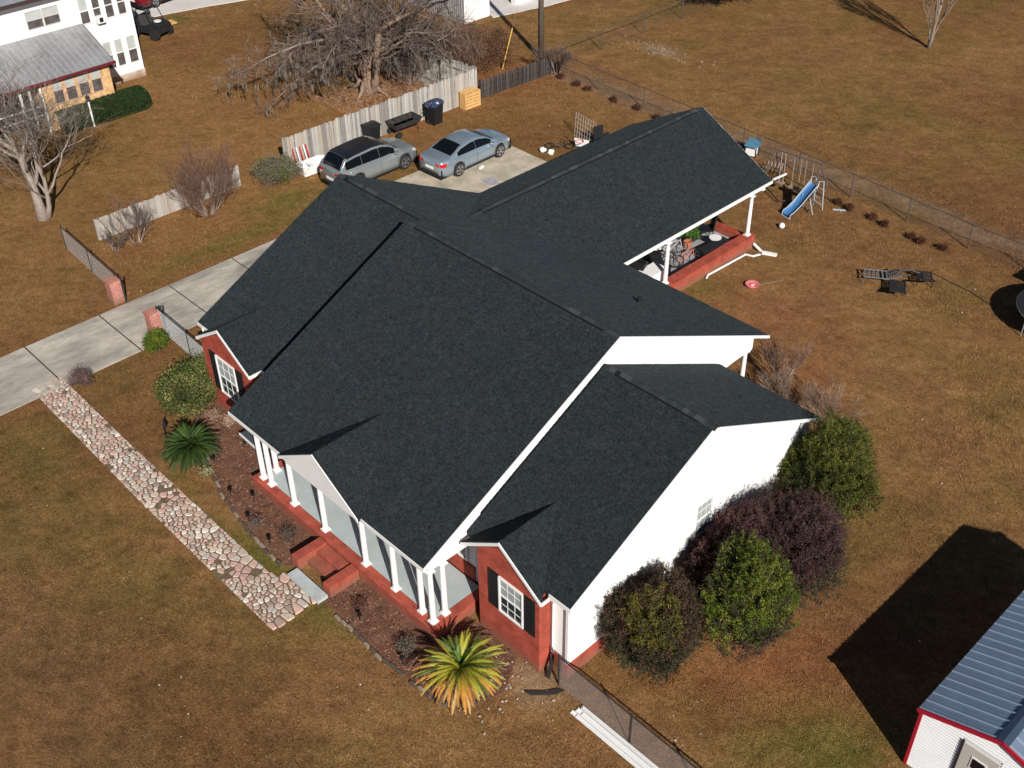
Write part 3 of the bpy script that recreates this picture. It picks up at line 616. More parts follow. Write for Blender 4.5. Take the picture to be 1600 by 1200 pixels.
# ------------------------------------------------------------------ fences
def run_pts(p0, p1, step):
    L_ = math.dist(p0, p1); n = max(1, round(L_/step)); return [(p0[0]+(p1[0]-p0[0])*i/n, p0[1]+(p1[1]-p0[1])*i/n) for i in range(n+1)]
def chain_fence(pts, h, label, pitch=.08, wr=.0022, post=2.6, m_=STEEL, rail=True, railm=None, group=None):
    t_ = thing('chain_link_fence', label, 'fence', group)
    railm = railm or m_
    pr = MB(); wires = MB()
    for p0, p1 in zip(pts[:-1], pts[1:]):
        for k2, pp in enumerate(run_pts(p0, p1, post)):
            if k2 == 0 and p0 != pts[0]: continue
            mb = MB(); mb.cyl((0, 0, 0), .028, h+.05, 8); mb.lathe((0, 0, h+.05), [(.034, 0), (.025, .035), (.002, .045)], 8); o = obj('post', mb, railm, t_); o.location = (pp[0], pp[1], 0)
        if rail: pr.tube([(*p0, h), (*p1, h)], .022, 6)
        L_ = math.dist(p0, p1); ux, uy = (p1[0]-p0[0])/L_, (p1[1]-p0[1])/L_
        def PT(s_, z): return (p0[0]+ux*s_, p0[1]+uy*s_, z)
        s_ = -h
        while s_ < L_:
            for sg in (1, -1):
                a_, za_, b_, zb2 = (s_, .03, s_+h, h) if sg == 1 else (s_, h, s_+h, .03)
                if a_ < 0: za_ += (0-a_)*sg*(h-.03)/h; a_ = 0
                if b_ > L_: zb2 -= (b_-L_)*sg*(h-.03)/h; b_ = L_
                if b_-a_ > .02: wires.tube([PT(a_, za_), PT(b_, zb2)], wr, 3, cap=False)
            s_ += pitch
    if rail: obj('top_rail', pr, railm, t_)
    obj('wire_mesh', wires, m_, t_, kind='stuff'); settle(t_, (*pts[0], 0)); return t_
OLDW = mat('rusty_dark_wire', (.09, .075, .065), .8, noise=(5, .3))
BLKRAIL = mat('black_rail', (.03, .03, .032), .6)
chain_fence([(-2.45, 1.42), (2.6, 1.36), (9.0, 1.3)], 1.15, 'chain link fence with dark top rail running from the house corner past the white boards', .065, .0028, 2.5, mat('grey_wire', (.24, .21, .2), .7), railm=BLKRAIL)
chain_fence([(-33.1, 2.75), (-28.05, 2.5)], 1.1, 'short grey chain link fence ending at the brick pillar left of the driveway', .07, .0035, 2.4, mat('grey_wire', (.24, .21, .2), .7), railm=BLKRAIL)
chain_fence([(-24.7, 2.45), (-20.2, 2.3)], 1.1, 'chain link fence between the driveway brick pillar and the left house corner', .06, .0035, 2.2, mat('pale_wire', (.36, .38, .38), .6), railm=BLKRAIL)
chain_fence([(-31.7, 31.4), (-25, 31.05), (-15, 30.5), (-6, 29.8), (6, 29.5)], 1.15, 'long rusty wire fence along the rear of the yard behind the swing set', .15, .0026, 3.0, OLDW)
chain_fence([(-32.2, 32.0), (-32.0, 46.5), (-32.0, 56)], 1.2, 'old wire fence running away past the utility pole to the dark bush', .2, .0026, 4.0, OLDW)
# dark slatted chain-link stretch between wood fence and corner
def board_fence(p0, p1, h, label, mats_, wd=.14, name='wood_fence', lean=.02, seed=1, rails=True, gap=.006, thick=.022, board='plank', dz=.05):
    t_ = thing(name, label, 'fence'); r = random.Random(seed); L_ = math.dist(p0, p1); n = int(L_/wd); an = math.atan2(p1[1]-p0[1], p1[0]-p0[0])
    ms = []
    for i in range(6):
        mb = MB(); hh = h+r.uniform(-dz, dz); w_ = L_/n-gap; mb.prism([(-w_/2, .02), (w_/2, .02), (w_/2, hh-.03), (w_/2-.03, hh), (-w_/2+.03, hh), (-w_/2, hh-.03)], -thick/2, thick/2, 'y')
        ms.append(mb.mesh(board, mats_[i % len(mats_)]))
    for i in range(n):
        t2 = (i+.5)/n; o = link(board, r.choice(ms), t_, (p0[0]+(p1[0]-p0[0])*t2+r.uniform(-.006, .006), p0[1]+(p1[1]-p0[1])*t2, 0)); o.rotation_euler = (r.uniform(-lean, lean), r.uniform(-.012, .012), an)
    nx_, ny_ = -math.sin(an), math.cos(an); sgn = 1
    if rails:
        for z in (h*.22, h*.8):
            mb = MB(); mb.beam((p0[0]+nx_*.04, p0[1]+ny_*.04, z), (p1[0]+nx_*.04, p1[1]+ny_*.04, z), .035, .08); obj('rail', mb, mats_[0], t_)
        for pp in run_pts(p0, p1, 2.4):
            mb = MB(); mb.box((-.045, -.045, 0), (.045, .045, h-.05)); o = obj('post', mb, mats_[0], t_); o.location = (pp[0]+nx_*.105, pp[1]+ny_*.105, 0); o.rotation_euler = (0, 0, an)
    settle(t_, (*p0, 0)); return t_
WD = [mat('fence_wood_%s' % a_, c_, .9, noise=(3, .22), noise2=(25, .14), stretch=(5, 5, .5)) for a_, c_ in (('grey', (.36, .33, .30)), ('pale', (.44, .41, .37)), ('mid', (.31, .285, .26)), ('warm', (.38, .33, .28)), ('silver', (.40, .385, .365)), ('dark', (.235, .215, .20)))]
board_fence((-32.35, 13.7), (-32.1, 25.75), 1.75, 'tall weathered grey plank fence behind the parked cars and bins', WD)
board_fence((-32.2, 25.85), (-36.9, 25.1), 1.75, 'grey plank fence running back from the tall fence beside the old tree', WD[:3], seed=2)
board_fence((-32.75, 4.15), (-32.75, 11.3), 1.05, 'low weathered plank fence behind the bare shrubs along the driveway', WD, seed=3)
SL = [mat('slat_%s' % a_, c_, .8, noise=(4, .3)) for a_, c_ in (('black', (.035, .03, .03)), ('brown', (.055, .045, .04)), ('grey', (.08, .07, .065)))]
board_fence((-32.05, 26.0), (-31.75, 31.2), 1.05, 'dark slatted fence between the grey plank fence and the utility pole', SL, wd=.09, name='slat_fence', gap=.02, thick=.006, board='slat', seed=4, dz=.04)

# brick pillars of the driveway gateway
def pillar(x, y, label):
    t_ = thing('brick_pillar', label, 'pillar', 'brick pillars either side of the driveway', (x, y, 0), R(1))
    mb = MB(); mb.box((-.22, -.22, 0), (.22, .22, .92)); obj('shaft', mb, brick_mat('pink_brick', (.46, .17, .13), (.38, .12, .09), (.5, .38, .33)), t_)
    mb = MB(); mb.box((-.25, -.25, .921), (.25, .25, 1.0)); obj('cap', mb, brick_mat('pink_brick_top', (.50, .20, .15), (.42, .14, .10), (.5, .38, .33), True), t_)
pillar(-27.85, 2.28, 'pinkish brick pillar at the end of the fence left of the driveway'); pillar(-24.75, 2.25, 'pinkish brick pillar on the house side of the driveway beside a round bush')
mb = MB(); mb.cyl((-27.5, 2.5, 0), .035, 1.25, 8); mb.cyl((-24.42, 2.45, 0), .035, 1.25, 8)
for x, l in ((-27.52, 'dark gate post beside the left brick pillar'), (-24.42, 'dark gate post beside the right brick pillar and round bush')):
    mb = MB(); mb.cyl((0, 0, 0), .035, 1.25, 8); mb.lathe((0, 0, 1.25), [(.045, 0), (.03, .04), (.002, .05)], 8); o = obj('gate_post', mb, BLKRAIL); o.location = (x, 2.5, 0); tag(o, l, 'post')

# ------------------------------------------------------------------ vegetation
BARK = mat('pale_bark', (.22, .18, .15), .95, noise=(3, .25), noise2=(20, .2), bump=(15, .6, .04), stretch=(1, 1, .3))
TWIG = mat('twigs', rough=.95, attr=True, spec=0)
def rot_dir(d, r, spread):
    a_ = d.orthogonal().normalized(); a_.rotate(Matrix.Rotation(r.uniform(0, 2*math.pi), 3, d)); return (d+a_*math.tan(spread)).normalized()
def grow(pos, d, L_, rad, lvl, r, out, cfg):
    n = cfg.get('seg', 4); pts = [pos.copy()]; rads = [rad]; dd = d.copy(); cur = pos.copy()
    end = rad*cfg['taper']
    for i in range(n):
        dd = (dd+Vector((r.uniform(-1, 1), r.uniform(-1, 1), r.uniform(-1, 1)))*cfg['wob']+Vector((0, 0, cfg['up']*(1 if lvl < cfg['max']-1 else cfg.get('tipup', 1))))).normalized()
        cur = cur+dd*L_/n
        if cur.z < .12: cur.z = .12+r.random()*.2; dd.z = abs(dd.z)
        pts.append(cur.copy()); rads.append(rad+(end-rad)*(i+1)/n)
    out.append((lvl, pts, rads))
    if lvl >= cfg['max']: return
    k_ = cfg['kids'][lvl]; k_ = r.randint(*k_) if isinstance(k_, tuple) else k_
    for i in range(k_):
        t_ = r.uniform(cfg['from'], 1) if i else 1
        j = min(int(t_*n), n-1); f_ = t_*n-j; P_ = pts[j].lerp(pts[j+1], min(f_, 1)); rr_ = rads[j]+(rads[j+1]-rads[j])*min(f_, 1)
        base = (pts[j+1]-pts[j]).normalized()
        grow(P_, rot_dir(base, r, r.uniform(*cfg['ang'])), L_*r.uniform(*cfg['len']), rr_*(.95 if i == 0 else r.uniform(.45, .7)), lvl+1, r, out, cfg)
def bare_tree(name, label, cat, loc, stems, cfg, seed, barkm=BARK, twig=((.30, .24, .20), (.22, .17, .145), (.38, .31, .26)), group=None, crown='crown', leaves=None):
    r = random.Random(seed); t_ = thing(name, label, cat, group, loc)
    tr = MB(); tw = MB(); limb = []
    for (ox, oy, dx, dy, dz, L_, rad) in stems:
        out = []; grow(Vector((ox, oy, -.05)), Vector((dx, dy, dz)).normalized(), L_, rad, 0, r, out, cfg)
        for lvl, pts, rads in out:
            if lvl == 0: 
                rads = list(rads); rads[0] *= cfg.get('flare', 1.35); mb = MB(); mb.tube(pts, rads, 10 if rad > .08 else 6); obj('trunk', mb, barkm, t_, True)
            elif lvl == 1 and rads[0] > cfg.get('limbmin', .03): mb = MB(); mb.tube(pts, rads, 7); obj('limb', mb, barkm, t_, True)
            else: tw.tube(pts, [max(q_, cfg.get('rmin', .004)) for q_ in rads], 3 if rads[0] < .03 else 5, r.choice(twig), cap=False)
    o = obj(crown, tw, TWIG, t_)
    return t_, tw
LEAF = mat('leaves', rough=.75, attr=True, spec=.08)
def leaf_cloud(n, c, rad, cols, seed, size=.05, clumps=160, shell=.55, flat=1., csz=.22, upright=0, lump=.22):
    """many small leaf faces in clumps through an uneven crown; returns V, F, tint"""
    r = np.random.default_rng(seed); u_ = r.normal(size=(clumps, 3)); u_ /= np.linalg.norm(u_, axis=1)[:, None]; u_[:, 2] = np.where(u_[:, 2] < -.35, -u_[:, 2], u_[:, 2])
    ph = r.uniform(0, 6.28, 6); lumps = 1+lump*(np.sin(3*u_[:, 0]+ph[0]+2*u_[:, 1])+np.sin(4*u_[:, 1]+ph[1])+np.sin(5*u_[:, 2]+ph[2]+3*u_[:, 0]))/2
    rr_ = (shell+(1-shell)*r.random(clumps)**.5)*lumps
    cp = u_*rr_[:, None]*np.array(rad)+np.array(c)
    k_ = r.integers(0, clumps, n); off = r.normal(size=(n, 3))*csz*np.array([1, 1, 1.1]); off[:, 2] += np.abs(off[:, 2])*upright
    P_ = cp[k_]+off; P_[:, 2] = np.maximum(P_[:, 2], .03)
    cols = np.array(cols); cc_ = cols[r.integers(0, len(cols), clumps)][k_]*r.uniform(.6, 1.4, (n, 1))
    a_ = r.normal(size=(n, 3)); a_[:, 2] = np.abs(a_[:, 2])*(.6+upright); a_ /= np.linalg.norm(a_, axis=1)[:, None]
    b_ = np.cross(a_, r.normal(size=(n, 3))); b_ /= np.linalg.norm(b_, axis=1)[:, None]
    L_ = size*r.uniform(.6, 1.4, (n, 1)); Wd = L_*.42
    V_ = np.stack([P_-a_*L_*.5, P_+b_*Wd*.5+a_*L_*.05, P_+a_*L_*.5, P_-b_*Wd*.5+a_*L_*.05], 1).reshape(-1, 3)
    return V_, np.arange(n*4).reshape(-1, 4), cc_, cp
def shoot_cloud(n, rad, colfn, seed, size, shoots, slen, updir=.8, lump=.12, low=-.3):
    r = np.random.default_rng(seed); u_ = r.normal(size=(shoots, 3)); u_ /= np.linalg.norm(u_, axis=1)[:, None]; u_[:, 2] = np.where(u_[:, 2] < low, -u_[:, 2], u_[:, 2])
    ph = r.uniform(0, 6.28, 6); lumps = 1+lump*(np.sin(3*u_[:, 0]+ph[0]+2*u_[:, 1])+np.sin(5*u_[:, 1]+ph[1])+np.sin(6*u_[:, 2]+ph[2]+4*u_[:, 0]))/2
    rr_ = r.uniform(.55, 1.0, shoots)**.6*lumps; rad = np.array(rad)
    cp = u_*rr_[:, None]*rad+np.array([0, 0, rad[2]*.92]); cp[:, 2] = np.maximum(cp[:, 2], .05)
    d = u_*.75+np.array([0, 0, updir])+r.normal(size=(shoots, 3))*.28; d /= np.linalg.norm(d, axis=1)[:, None]
    sl_ = slen*r.uniform(.5, 1.5, shoots); sc_ = colfn(u_, cp, r)
    k_ = r.integers(0, shoots, n); t_ = r.random(n)*1.0
    P_ = cp[k_]+d[k_]*(sl_[k_]*(t_-.55))[:, None]+r.normal(size=(n, 3))*(.028+.05*(1-t_))[:, None]; P_[:, 2] = np.maximum(P_[:, 2], .03)
    col = sc_[k_]*(r.uniform(.65, 1.35, (n, 1)))
    a_ = d[k_]*.7+r.normal(size=(n, 3))*.6; a_ /= np.linalg.norm(a_, axis=1)[:, None]
    b_ = np.cross(a_, r.normal(size=(n, 3))); b_ /= np.linalg.norm(b_, axis=1)[:, None]
    L_ = size*r.uniform(.6, 1.4, (n, 1)); Wd = L_*.45
    return np.stack([P_-a_*L_*.5, P_+b_*Wd*.5, P_+a_*L_*.5, P_-b_*Wd*.5], 1).reshape(-1, 3), np.arange(n*4).reshape(-1, 4), col, cp
def shoot_bush(label, loc, rad, colfn, n, seed, size=.07, shoots=700, slen=.4, updir=.8, inner=(.02, .018, .014), lump=.12):
    t_ = thing('large_shrub', label, 'bush', None, loc)
    V_, F_, T_, cp = shoot_cloud(n, rad, colfn, seed, size, shoots, slen, updir, lump); link('crown', np_mesh('crown', V_, F_, LEAF, T_), t_)
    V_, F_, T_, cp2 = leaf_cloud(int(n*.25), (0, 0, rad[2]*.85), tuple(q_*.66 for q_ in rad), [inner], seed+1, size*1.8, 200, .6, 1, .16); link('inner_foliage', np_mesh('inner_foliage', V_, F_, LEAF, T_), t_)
    mb = MB(); r = random.Random(seed)
    for i in range(26): q_ = cp[r.randrange(len(cp))]; mb.tube([(r.uniform(-.1, .1), r.uniform(-.1, .1), 0), (q_[0]*.45, q_[1]*.45, q_[2]*.5), tuple(q_)], [.03, .018, .006], 5)
    obj('stem', mb, mat('brown_stem', (.10, .07, .05), .9), t_); return t_
def pick(cols):
    cols = np.array(cols)
    return lambda u, cp, r: cols[r.integers(0, len(cols), len(u))]
def bush(name, label, loc, rad, cols, n, seed, size=.05, clumps=160, shell=.55, csz=.22, upright=0, stems=9, group=None, cat='bush', fill=None, lump=.22, fscale=.74):
    t_ = thing(name, label, cat, group, loc)
    V_, F_, T_, cp = leaf_cloud(n, (0, 0, rad[2]*.95), rad, cols, seed, size, clumps, shell, 1, csz, upright, lump)
    link('crown', np_mesh('crown', V_, F_, LEAF, T_), t_)
    mb = MB(); r = random.Random(seed)
    for i in range(stems):
        q_ = cp[r.randrange(len(cp))]; mb.tube([(r.uniform(-.1, .1), r.uniform(-.1, .1), 0), (q_[0]*.4, q_[1]*.4, q_[2]*.5), tuple(q_)], [.03, .02, .008], 5)
    obj('stem', mb, mat('brown_stem', (.10, .07, .05), .9), t_)
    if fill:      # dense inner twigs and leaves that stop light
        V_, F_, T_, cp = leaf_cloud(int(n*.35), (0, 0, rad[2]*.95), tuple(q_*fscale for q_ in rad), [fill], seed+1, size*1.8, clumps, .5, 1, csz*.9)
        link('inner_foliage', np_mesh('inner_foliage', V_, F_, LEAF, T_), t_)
    return t_
PUR = [(.075, .040, .042), (.060, .036, .036), (.095, .055, .045), (.055, .045, .035), (.07, .055, .035)]
GRN = [(.085, .13, .022), (.11, .15, .03), (.065, .10, .02), (.14, .15, .04), (.05, .075, .02)]
MIX = [(.06, .045, .035), (.055, .055, .03), (.08, .05, .035), (.075, .085, .02), (.05, .04, .033), (.10, .09, .03)]
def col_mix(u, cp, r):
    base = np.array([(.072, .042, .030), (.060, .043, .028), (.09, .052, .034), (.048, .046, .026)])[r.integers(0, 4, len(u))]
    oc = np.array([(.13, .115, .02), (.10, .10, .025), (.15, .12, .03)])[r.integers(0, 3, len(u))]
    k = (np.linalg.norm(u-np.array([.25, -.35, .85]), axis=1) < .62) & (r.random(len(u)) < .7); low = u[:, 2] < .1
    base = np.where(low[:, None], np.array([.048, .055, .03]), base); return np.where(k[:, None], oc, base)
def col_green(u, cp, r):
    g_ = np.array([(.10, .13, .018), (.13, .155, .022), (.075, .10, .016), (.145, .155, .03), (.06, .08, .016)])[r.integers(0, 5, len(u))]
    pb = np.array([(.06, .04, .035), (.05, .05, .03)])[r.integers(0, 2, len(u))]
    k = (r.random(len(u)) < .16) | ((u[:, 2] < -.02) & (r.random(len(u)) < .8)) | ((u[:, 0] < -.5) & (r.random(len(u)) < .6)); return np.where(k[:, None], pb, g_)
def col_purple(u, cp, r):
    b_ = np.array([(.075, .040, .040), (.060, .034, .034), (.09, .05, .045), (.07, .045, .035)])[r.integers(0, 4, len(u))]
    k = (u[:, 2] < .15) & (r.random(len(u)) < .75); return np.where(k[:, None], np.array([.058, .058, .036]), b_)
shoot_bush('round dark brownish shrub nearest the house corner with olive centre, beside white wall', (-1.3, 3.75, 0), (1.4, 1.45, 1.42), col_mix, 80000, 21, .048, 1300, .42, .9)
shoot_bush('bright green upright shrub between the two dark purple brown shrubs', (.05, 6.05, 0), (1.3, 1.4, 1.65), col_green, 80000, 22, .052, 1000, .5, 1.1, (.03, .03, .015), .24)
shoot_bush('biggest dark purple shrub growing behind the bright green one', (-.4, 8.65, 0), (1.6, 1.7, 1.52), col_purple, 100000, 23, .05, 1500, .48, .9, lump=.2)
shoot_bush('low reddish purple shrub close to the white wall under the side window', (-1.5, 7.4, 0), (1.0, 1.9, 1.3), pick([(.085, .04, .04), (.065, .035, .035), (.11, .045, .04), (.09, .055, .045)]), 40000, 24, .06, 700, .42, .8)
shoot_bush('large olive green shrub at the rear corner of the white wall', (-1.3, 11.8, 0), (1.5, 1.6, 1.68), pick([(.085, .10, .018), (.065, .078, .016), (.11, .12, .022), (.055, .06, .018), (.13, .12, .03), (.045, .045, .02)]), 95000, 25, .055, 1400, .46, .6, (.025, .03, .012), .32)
bush('garden_shrub', 'loose green and yellow flecked shrub above the dark sago palm', (-19.9, .9, 0), (1.0, 1.0, .75), [(.07, .10, .025), (.15, .17, .05), (.05, .07, .02), (.22, .20, .08), (.09, .09, .03)], 18000, 26, .075, 200, csz=.13, fill=(.03, .035, .015))
bush('round_bush', 'small round green bush in front of the right brick pillar', (-23.75, 1.75, 0), (.42, .42, .36), [(.09, .13, .015), (.12, .15, .02), (.07, .10, .015)], 9000, 27, .05, 120, csz=.07, fill=(.03, .04, .01))
bush('wall_ivy', 'bright green climbing plant against the left brick wall behind chain link', (-20.6, 2.9, 0), (.35, .35, .75), GRN, 6000, 28, .06, 80, csz=.1, cat='plant')
bush('driveway_bush', 'grey twiggy bush with green top at the end of the tall plank fence', (-31.75, 12.75, 0), (1.0, 1.0, .6), [(.10, .12, .03), (.17, .15, .12), (.20, .18, .15), (.13, .13, .08)], 12000, 29, .06, 200, csz=.12, stems=30)
bush('small_dry_bush', 'small purplish brown twiggy bush on the driveway edge near the stone path', (-23.75, -1.35, 0), (.38, .38, .28), [(.16, .10, .09), (.12, .08, .07)], 3000, 30, .05, 70, csz=.08, stems=20)
bush('dark_field_bush', 'dark maroon rounded bush behind the far wire fence', (-33.2, 46.9, 0), (2.6, 2.2, 1.1), [(.045, .018, .018), (.06, .025, .02), (.035, .02, .016)], 22000, 31, .12, 260, csz=.22, fill=(.02, .012, .01))
bush('roadside_bush', 'reddish brown undergrowth behind the old tree and plank fence', (-36.2, 29.4, 0), (2.6, 2.2, .8), [(.12, .06, .04), (.16, .08, .045), (.09, .055, .035)], 16000, 32, .09, 260, csz=.2, stems=40)
bush('roadside_bush', 'dense brown brush between the old tree and the grey shed', (-39.3, 27.0, 0), (2.4, 2.0, 1.0), [(.17, .09, .045), (.13, .08, .055), (.21, .13, .06), (.10, .07, .05)], 26000, 33, .09, 340, csz=.22, stems=50)
bush('roadside_bush', 'small olive bush beside the reddish brush behind the fence', (-37.7, 26.6, 0), (1.0, 1.0, .6), [(.07, .08, .02), (.05, .05, .02)], 6000, 34, .08, 90, csz=.14)
# clipped hedge at the neighbour
t_ = thing('hedge', 'low clipped dark green hedge with a rounded end in front of the neighbour stone annex', 'hedge', None, (-44.5, 10.6, 0))
r_ = np.random.default_rng(40); n = 42000; yy = r_.uniform(-2.5, 2.6, n); an = r_.uniform(-.2, math.pi+.2, n); rr_ = r_.normal(1, .035, n)
endf = np.sqrt(np.clip(1-np.clip((yy-1.8)/.85, 0, 1)**2, 0, 1))
P_ = np.c_[np.cos(an)*.75*rr_*endf+.0, yy, np.clip(np.sin(an), 0, 1)**.5*.95*rr_*np.clip(endf+.15, 0, 1)]
a_ = r_.normal(size=(n, 3)); a_ /= np.linalg.norm(a_, axis=1)[:, None]; b_ = np.cross(a_, r_.normal(size=(n, 3))); b_ /= np.linalg.norm(b_, axis=1)[:, None]; L_ = .09*r_.uniform(.6, 1.3, (n, 1))
V_ = np.stack([P_-a_*L_*.5, P_+b_*L_*.25, P_+a_*L_*.5, P_-b_*L_*.25], 1).reshape(-1, 3)
T_ = np.array([(.022, .040, .012), (.030, .052, .016), (.018, .032, .012)])[r_.integers(0, 3, n)]*r_.uniform(.7, 1.3, (n, 1))
link('crown', np_mesh('crown', V_, np.arange(n*4).reshape(-1, 4), LEAF, T_), t_)
mb = MB(); mb.box((-.55, -2.4, 0), (.55, 2.1, .75)); obj('inner_foliage', mb, mat('hedge_core', (.012, .02, .008), 1), t_)

# sago palms: every frond is its own part
def frond_mesh(L_, droop, m_, seed):
    r = random.Random(seed); mb = MB(); n = 34; pts = []
    for i in range(n+1):
        t_ = i/n; pts.append(Vector((L_*t_*(1-.18*droop*t_), 0, L_*(.50*t_*(1-.0)-droop*t_*t_*.72))))
    mb.tube(pts[::3]+[pts[-1]], [.012]*(len(pts[::3]))+[.004], 4, cap=False)
    for i in range(2, n):
        t_ = i/n; ll = .11*math.sin(math.pi*min(t_*.9+.12, 1))**.6; d = (pts[i+1]-pts[i-1]).normalized()
        for sg in (-1, 1):
            tip = pts[i]+Vector((d.x*.6, sg*.8, d.z*.6+.32))*ll*r.uniform(.85, 1.1); w_ = d*.016
            mb.add([pts[i]-w_, pts[i]+w_, tip], [(0, 1, 2)])
    return mb.mesh('frond', m_)
def sago(label, loc, L_, sets, seed):
    """sets: list of (count, material list fn(angle)->mat, elevation range, droop, length factor)"""
    t_ = thing('sago_palm', label, 'palm', None, loc); r = random.Random(seed)
    mb = MB(); mb.lathe((0, 0, 0), [(.17, 0), (.2, .2), (.18, .55), (.1, .7), (.01, .75)], 12); obj('trunk', mb, mat('palm_trunk', (.08, .055, .035), 1, noise=(15, .4), bump=(20, 1, .05)), t_, True)
    cache = {}
    for cnt, fn, e0, e1, drp, lf in sets:
        for i in range(cnt):
            an = 2*math.pi*(i+r.uniform(-.3, .3))/cnt; el = r.uniform(e0, e1); m_ = fn(an, r); key = (m_.name, drp, lf, r.randrange(2))
            if key not in cache: cache[key] = frond_mesh(L_*lf, drp, m_, len(cache))
            o = link('frond', cache[key], t_, (0, 0, .68)); o.rotation_euler = Matrix.Rotation(an, 3, 'Z').to_4x4().to_euler()
            o.rotation_euler = (Matrix.Rotation(an, 3, 'Z') @ Matrix.Rotation(-el, 3, 'Y') @ Matrix.Rotation(r.uniform(-.2, .2), 3, 'X')).to_euler(); o.scale = (r.uniform(.85, 1.1),)*3
    return t_
fg = mat('frond_green', (.085, .135, .02), .5, noise=(5, .2), spec=.4); fy = mat('frond_yellow_green', (.36, .34, .035), .5, noise=(5, .2), spec=.4); fo = mat('frond_orange', (.58, .27, .05), .6, noise=(5, .25)); ft = mat('frond_tan', (.55, .36, .13), .7, noise=(5, .25)); fb = mat('frond_brown', (.2, .10, .045), .8, noise=(5, .3)); fd = mat('frond_deep_green', (.020, .042, .010), .55, noise=(5, .25), spec=.2); fm_ = mat('frond_mid_green', (.040, .072, .014), .55, noise=(5, .25), spec=.2)
def side(an, r):   # camera side (towards -y) fronds are the dry ones
    return math.cos(an-R(-115)) > -.2
sago('sago palm with yellow green top fronds and dry orange lower fronds at the porch corner', (-4.22, -.45, 0), 1.3, [
    (38, lambda an, r: r.choice((fo, ft, fo, fb)) if side(an, r) else r.choice((fy, fo, fy)), -.42, -.15, .8, 1.0),
    (38, lambda an, r: r.choice((fo, fo, ft, fy)) if side(an, r) else r.choice((fy, fy, fg)), -.15, .12, .6, 1.05),
    (32, lambda an, r: r.choice((fy, fy, fg)), .15, .42, .7, 1.0), (22, lambda an, r: r.choice((fg, fy)), .45, .75, .6, .85), (8, lambda an, r: fg, .8, 1.1, .5, .6)], 51)
sago('dark glossy green sago palm in the lawn left of the porch', (-17.1, -.75, 0), 1.15, [
    (32, lambda an, r: r.choice((fd, fd, fm_)), -.42, -.15, .8, 1.0), (38, lambda an, r: r.choice((fd, fm_)), -.12, .15, .75, 1.03),
    (32, lambda an, r: r.choice((fd, fm_)), .18, .45, .7, .98), (20, lambda an, r: fm_, .5, .8, .6, .8), (8, lambda an, r: fd, .85, 1.1, .5, .6)], 52)
# bed plants: small dry clumps
for i, (x, y, s_, c_, l) in enumerate([(-18.6, .95, .28, [(.36, .22, .16), (.28, .2, .12)], 'small dry pinkish plant in the bed by the left brick wall'), (-18.0, 1.2, .2, [(.42, .3, .22)], 'small pale dry flower clump near the left window'), (-16.3, -.75, .2, [(.15, .16, .05), (.4, .35, .2)], 'low olive weed clump beside the dark sago palm'), (-13.2, -.9, .2, [(.12, .08, .07), (.2, .14, .12)], 'small dark dead plant in the bed left of the steps'), (-12.0, -.55, .26, [(.09, .065, .05), (.14, .11, .09)], 'round dark dried plant in the bed nearest the steps'), (-8.3, -.7, .18, [(.13, .06, .045)], 'small brown dead plant in the bed right of the steps'), (-6.2, -.75, .3, [(.15, .13, .1), (.1, .08, .07)], 'grey dried plant in the bed near the yellow palm')]):
    bush('bed_plant', l, (x, y, 0), (s_, s_, s_*.7), c_, 900, 60+i, .045, 40, csz=.05, stems=8, cat='plant', group='small dried plants in the flower bed')

CFG_BIG = dict(max=5, kids=[(4, 5), (4, 5), (4, 5), (3, 4), (3, 3)], taper=.6, wob=.22, up=.02, ang=(.35, .95), len=(.55, .85), **{'from': .3}, rmin=.006, tipup=-3)
GREYTW = ((.125, .092, .078), (.17, .13, .11), (.085, .062, .052), (.22, .175, .15))
oak, _ = bare_tree('old_tree', 'huge old tree with gnarled pale trunk and drooping grey leafless branches behind the plank fence', 'tree', (-37.1, 22.3, 0),
   [(0, 0, -.05, .1, 1, 3.6, .42), (.3, .15, .2, .15, 1, 3.8, .24), (-.3, .1, -.35, -.2, 1, 3.2, .22), (.1, -.2, .1, -.3, 1, 2.6, .16)], dict(CFG_BIG, flare=1.35, ang=(.35, .95), up=.06, tipup=-.3), 71, mat('pale_trunk_bark', (.25, .17, .125), .95, noise=(3, .3), noise2=(14, .25), bump=(9, 1, .12), stretch=(1, 1, .35)), GREYTW)
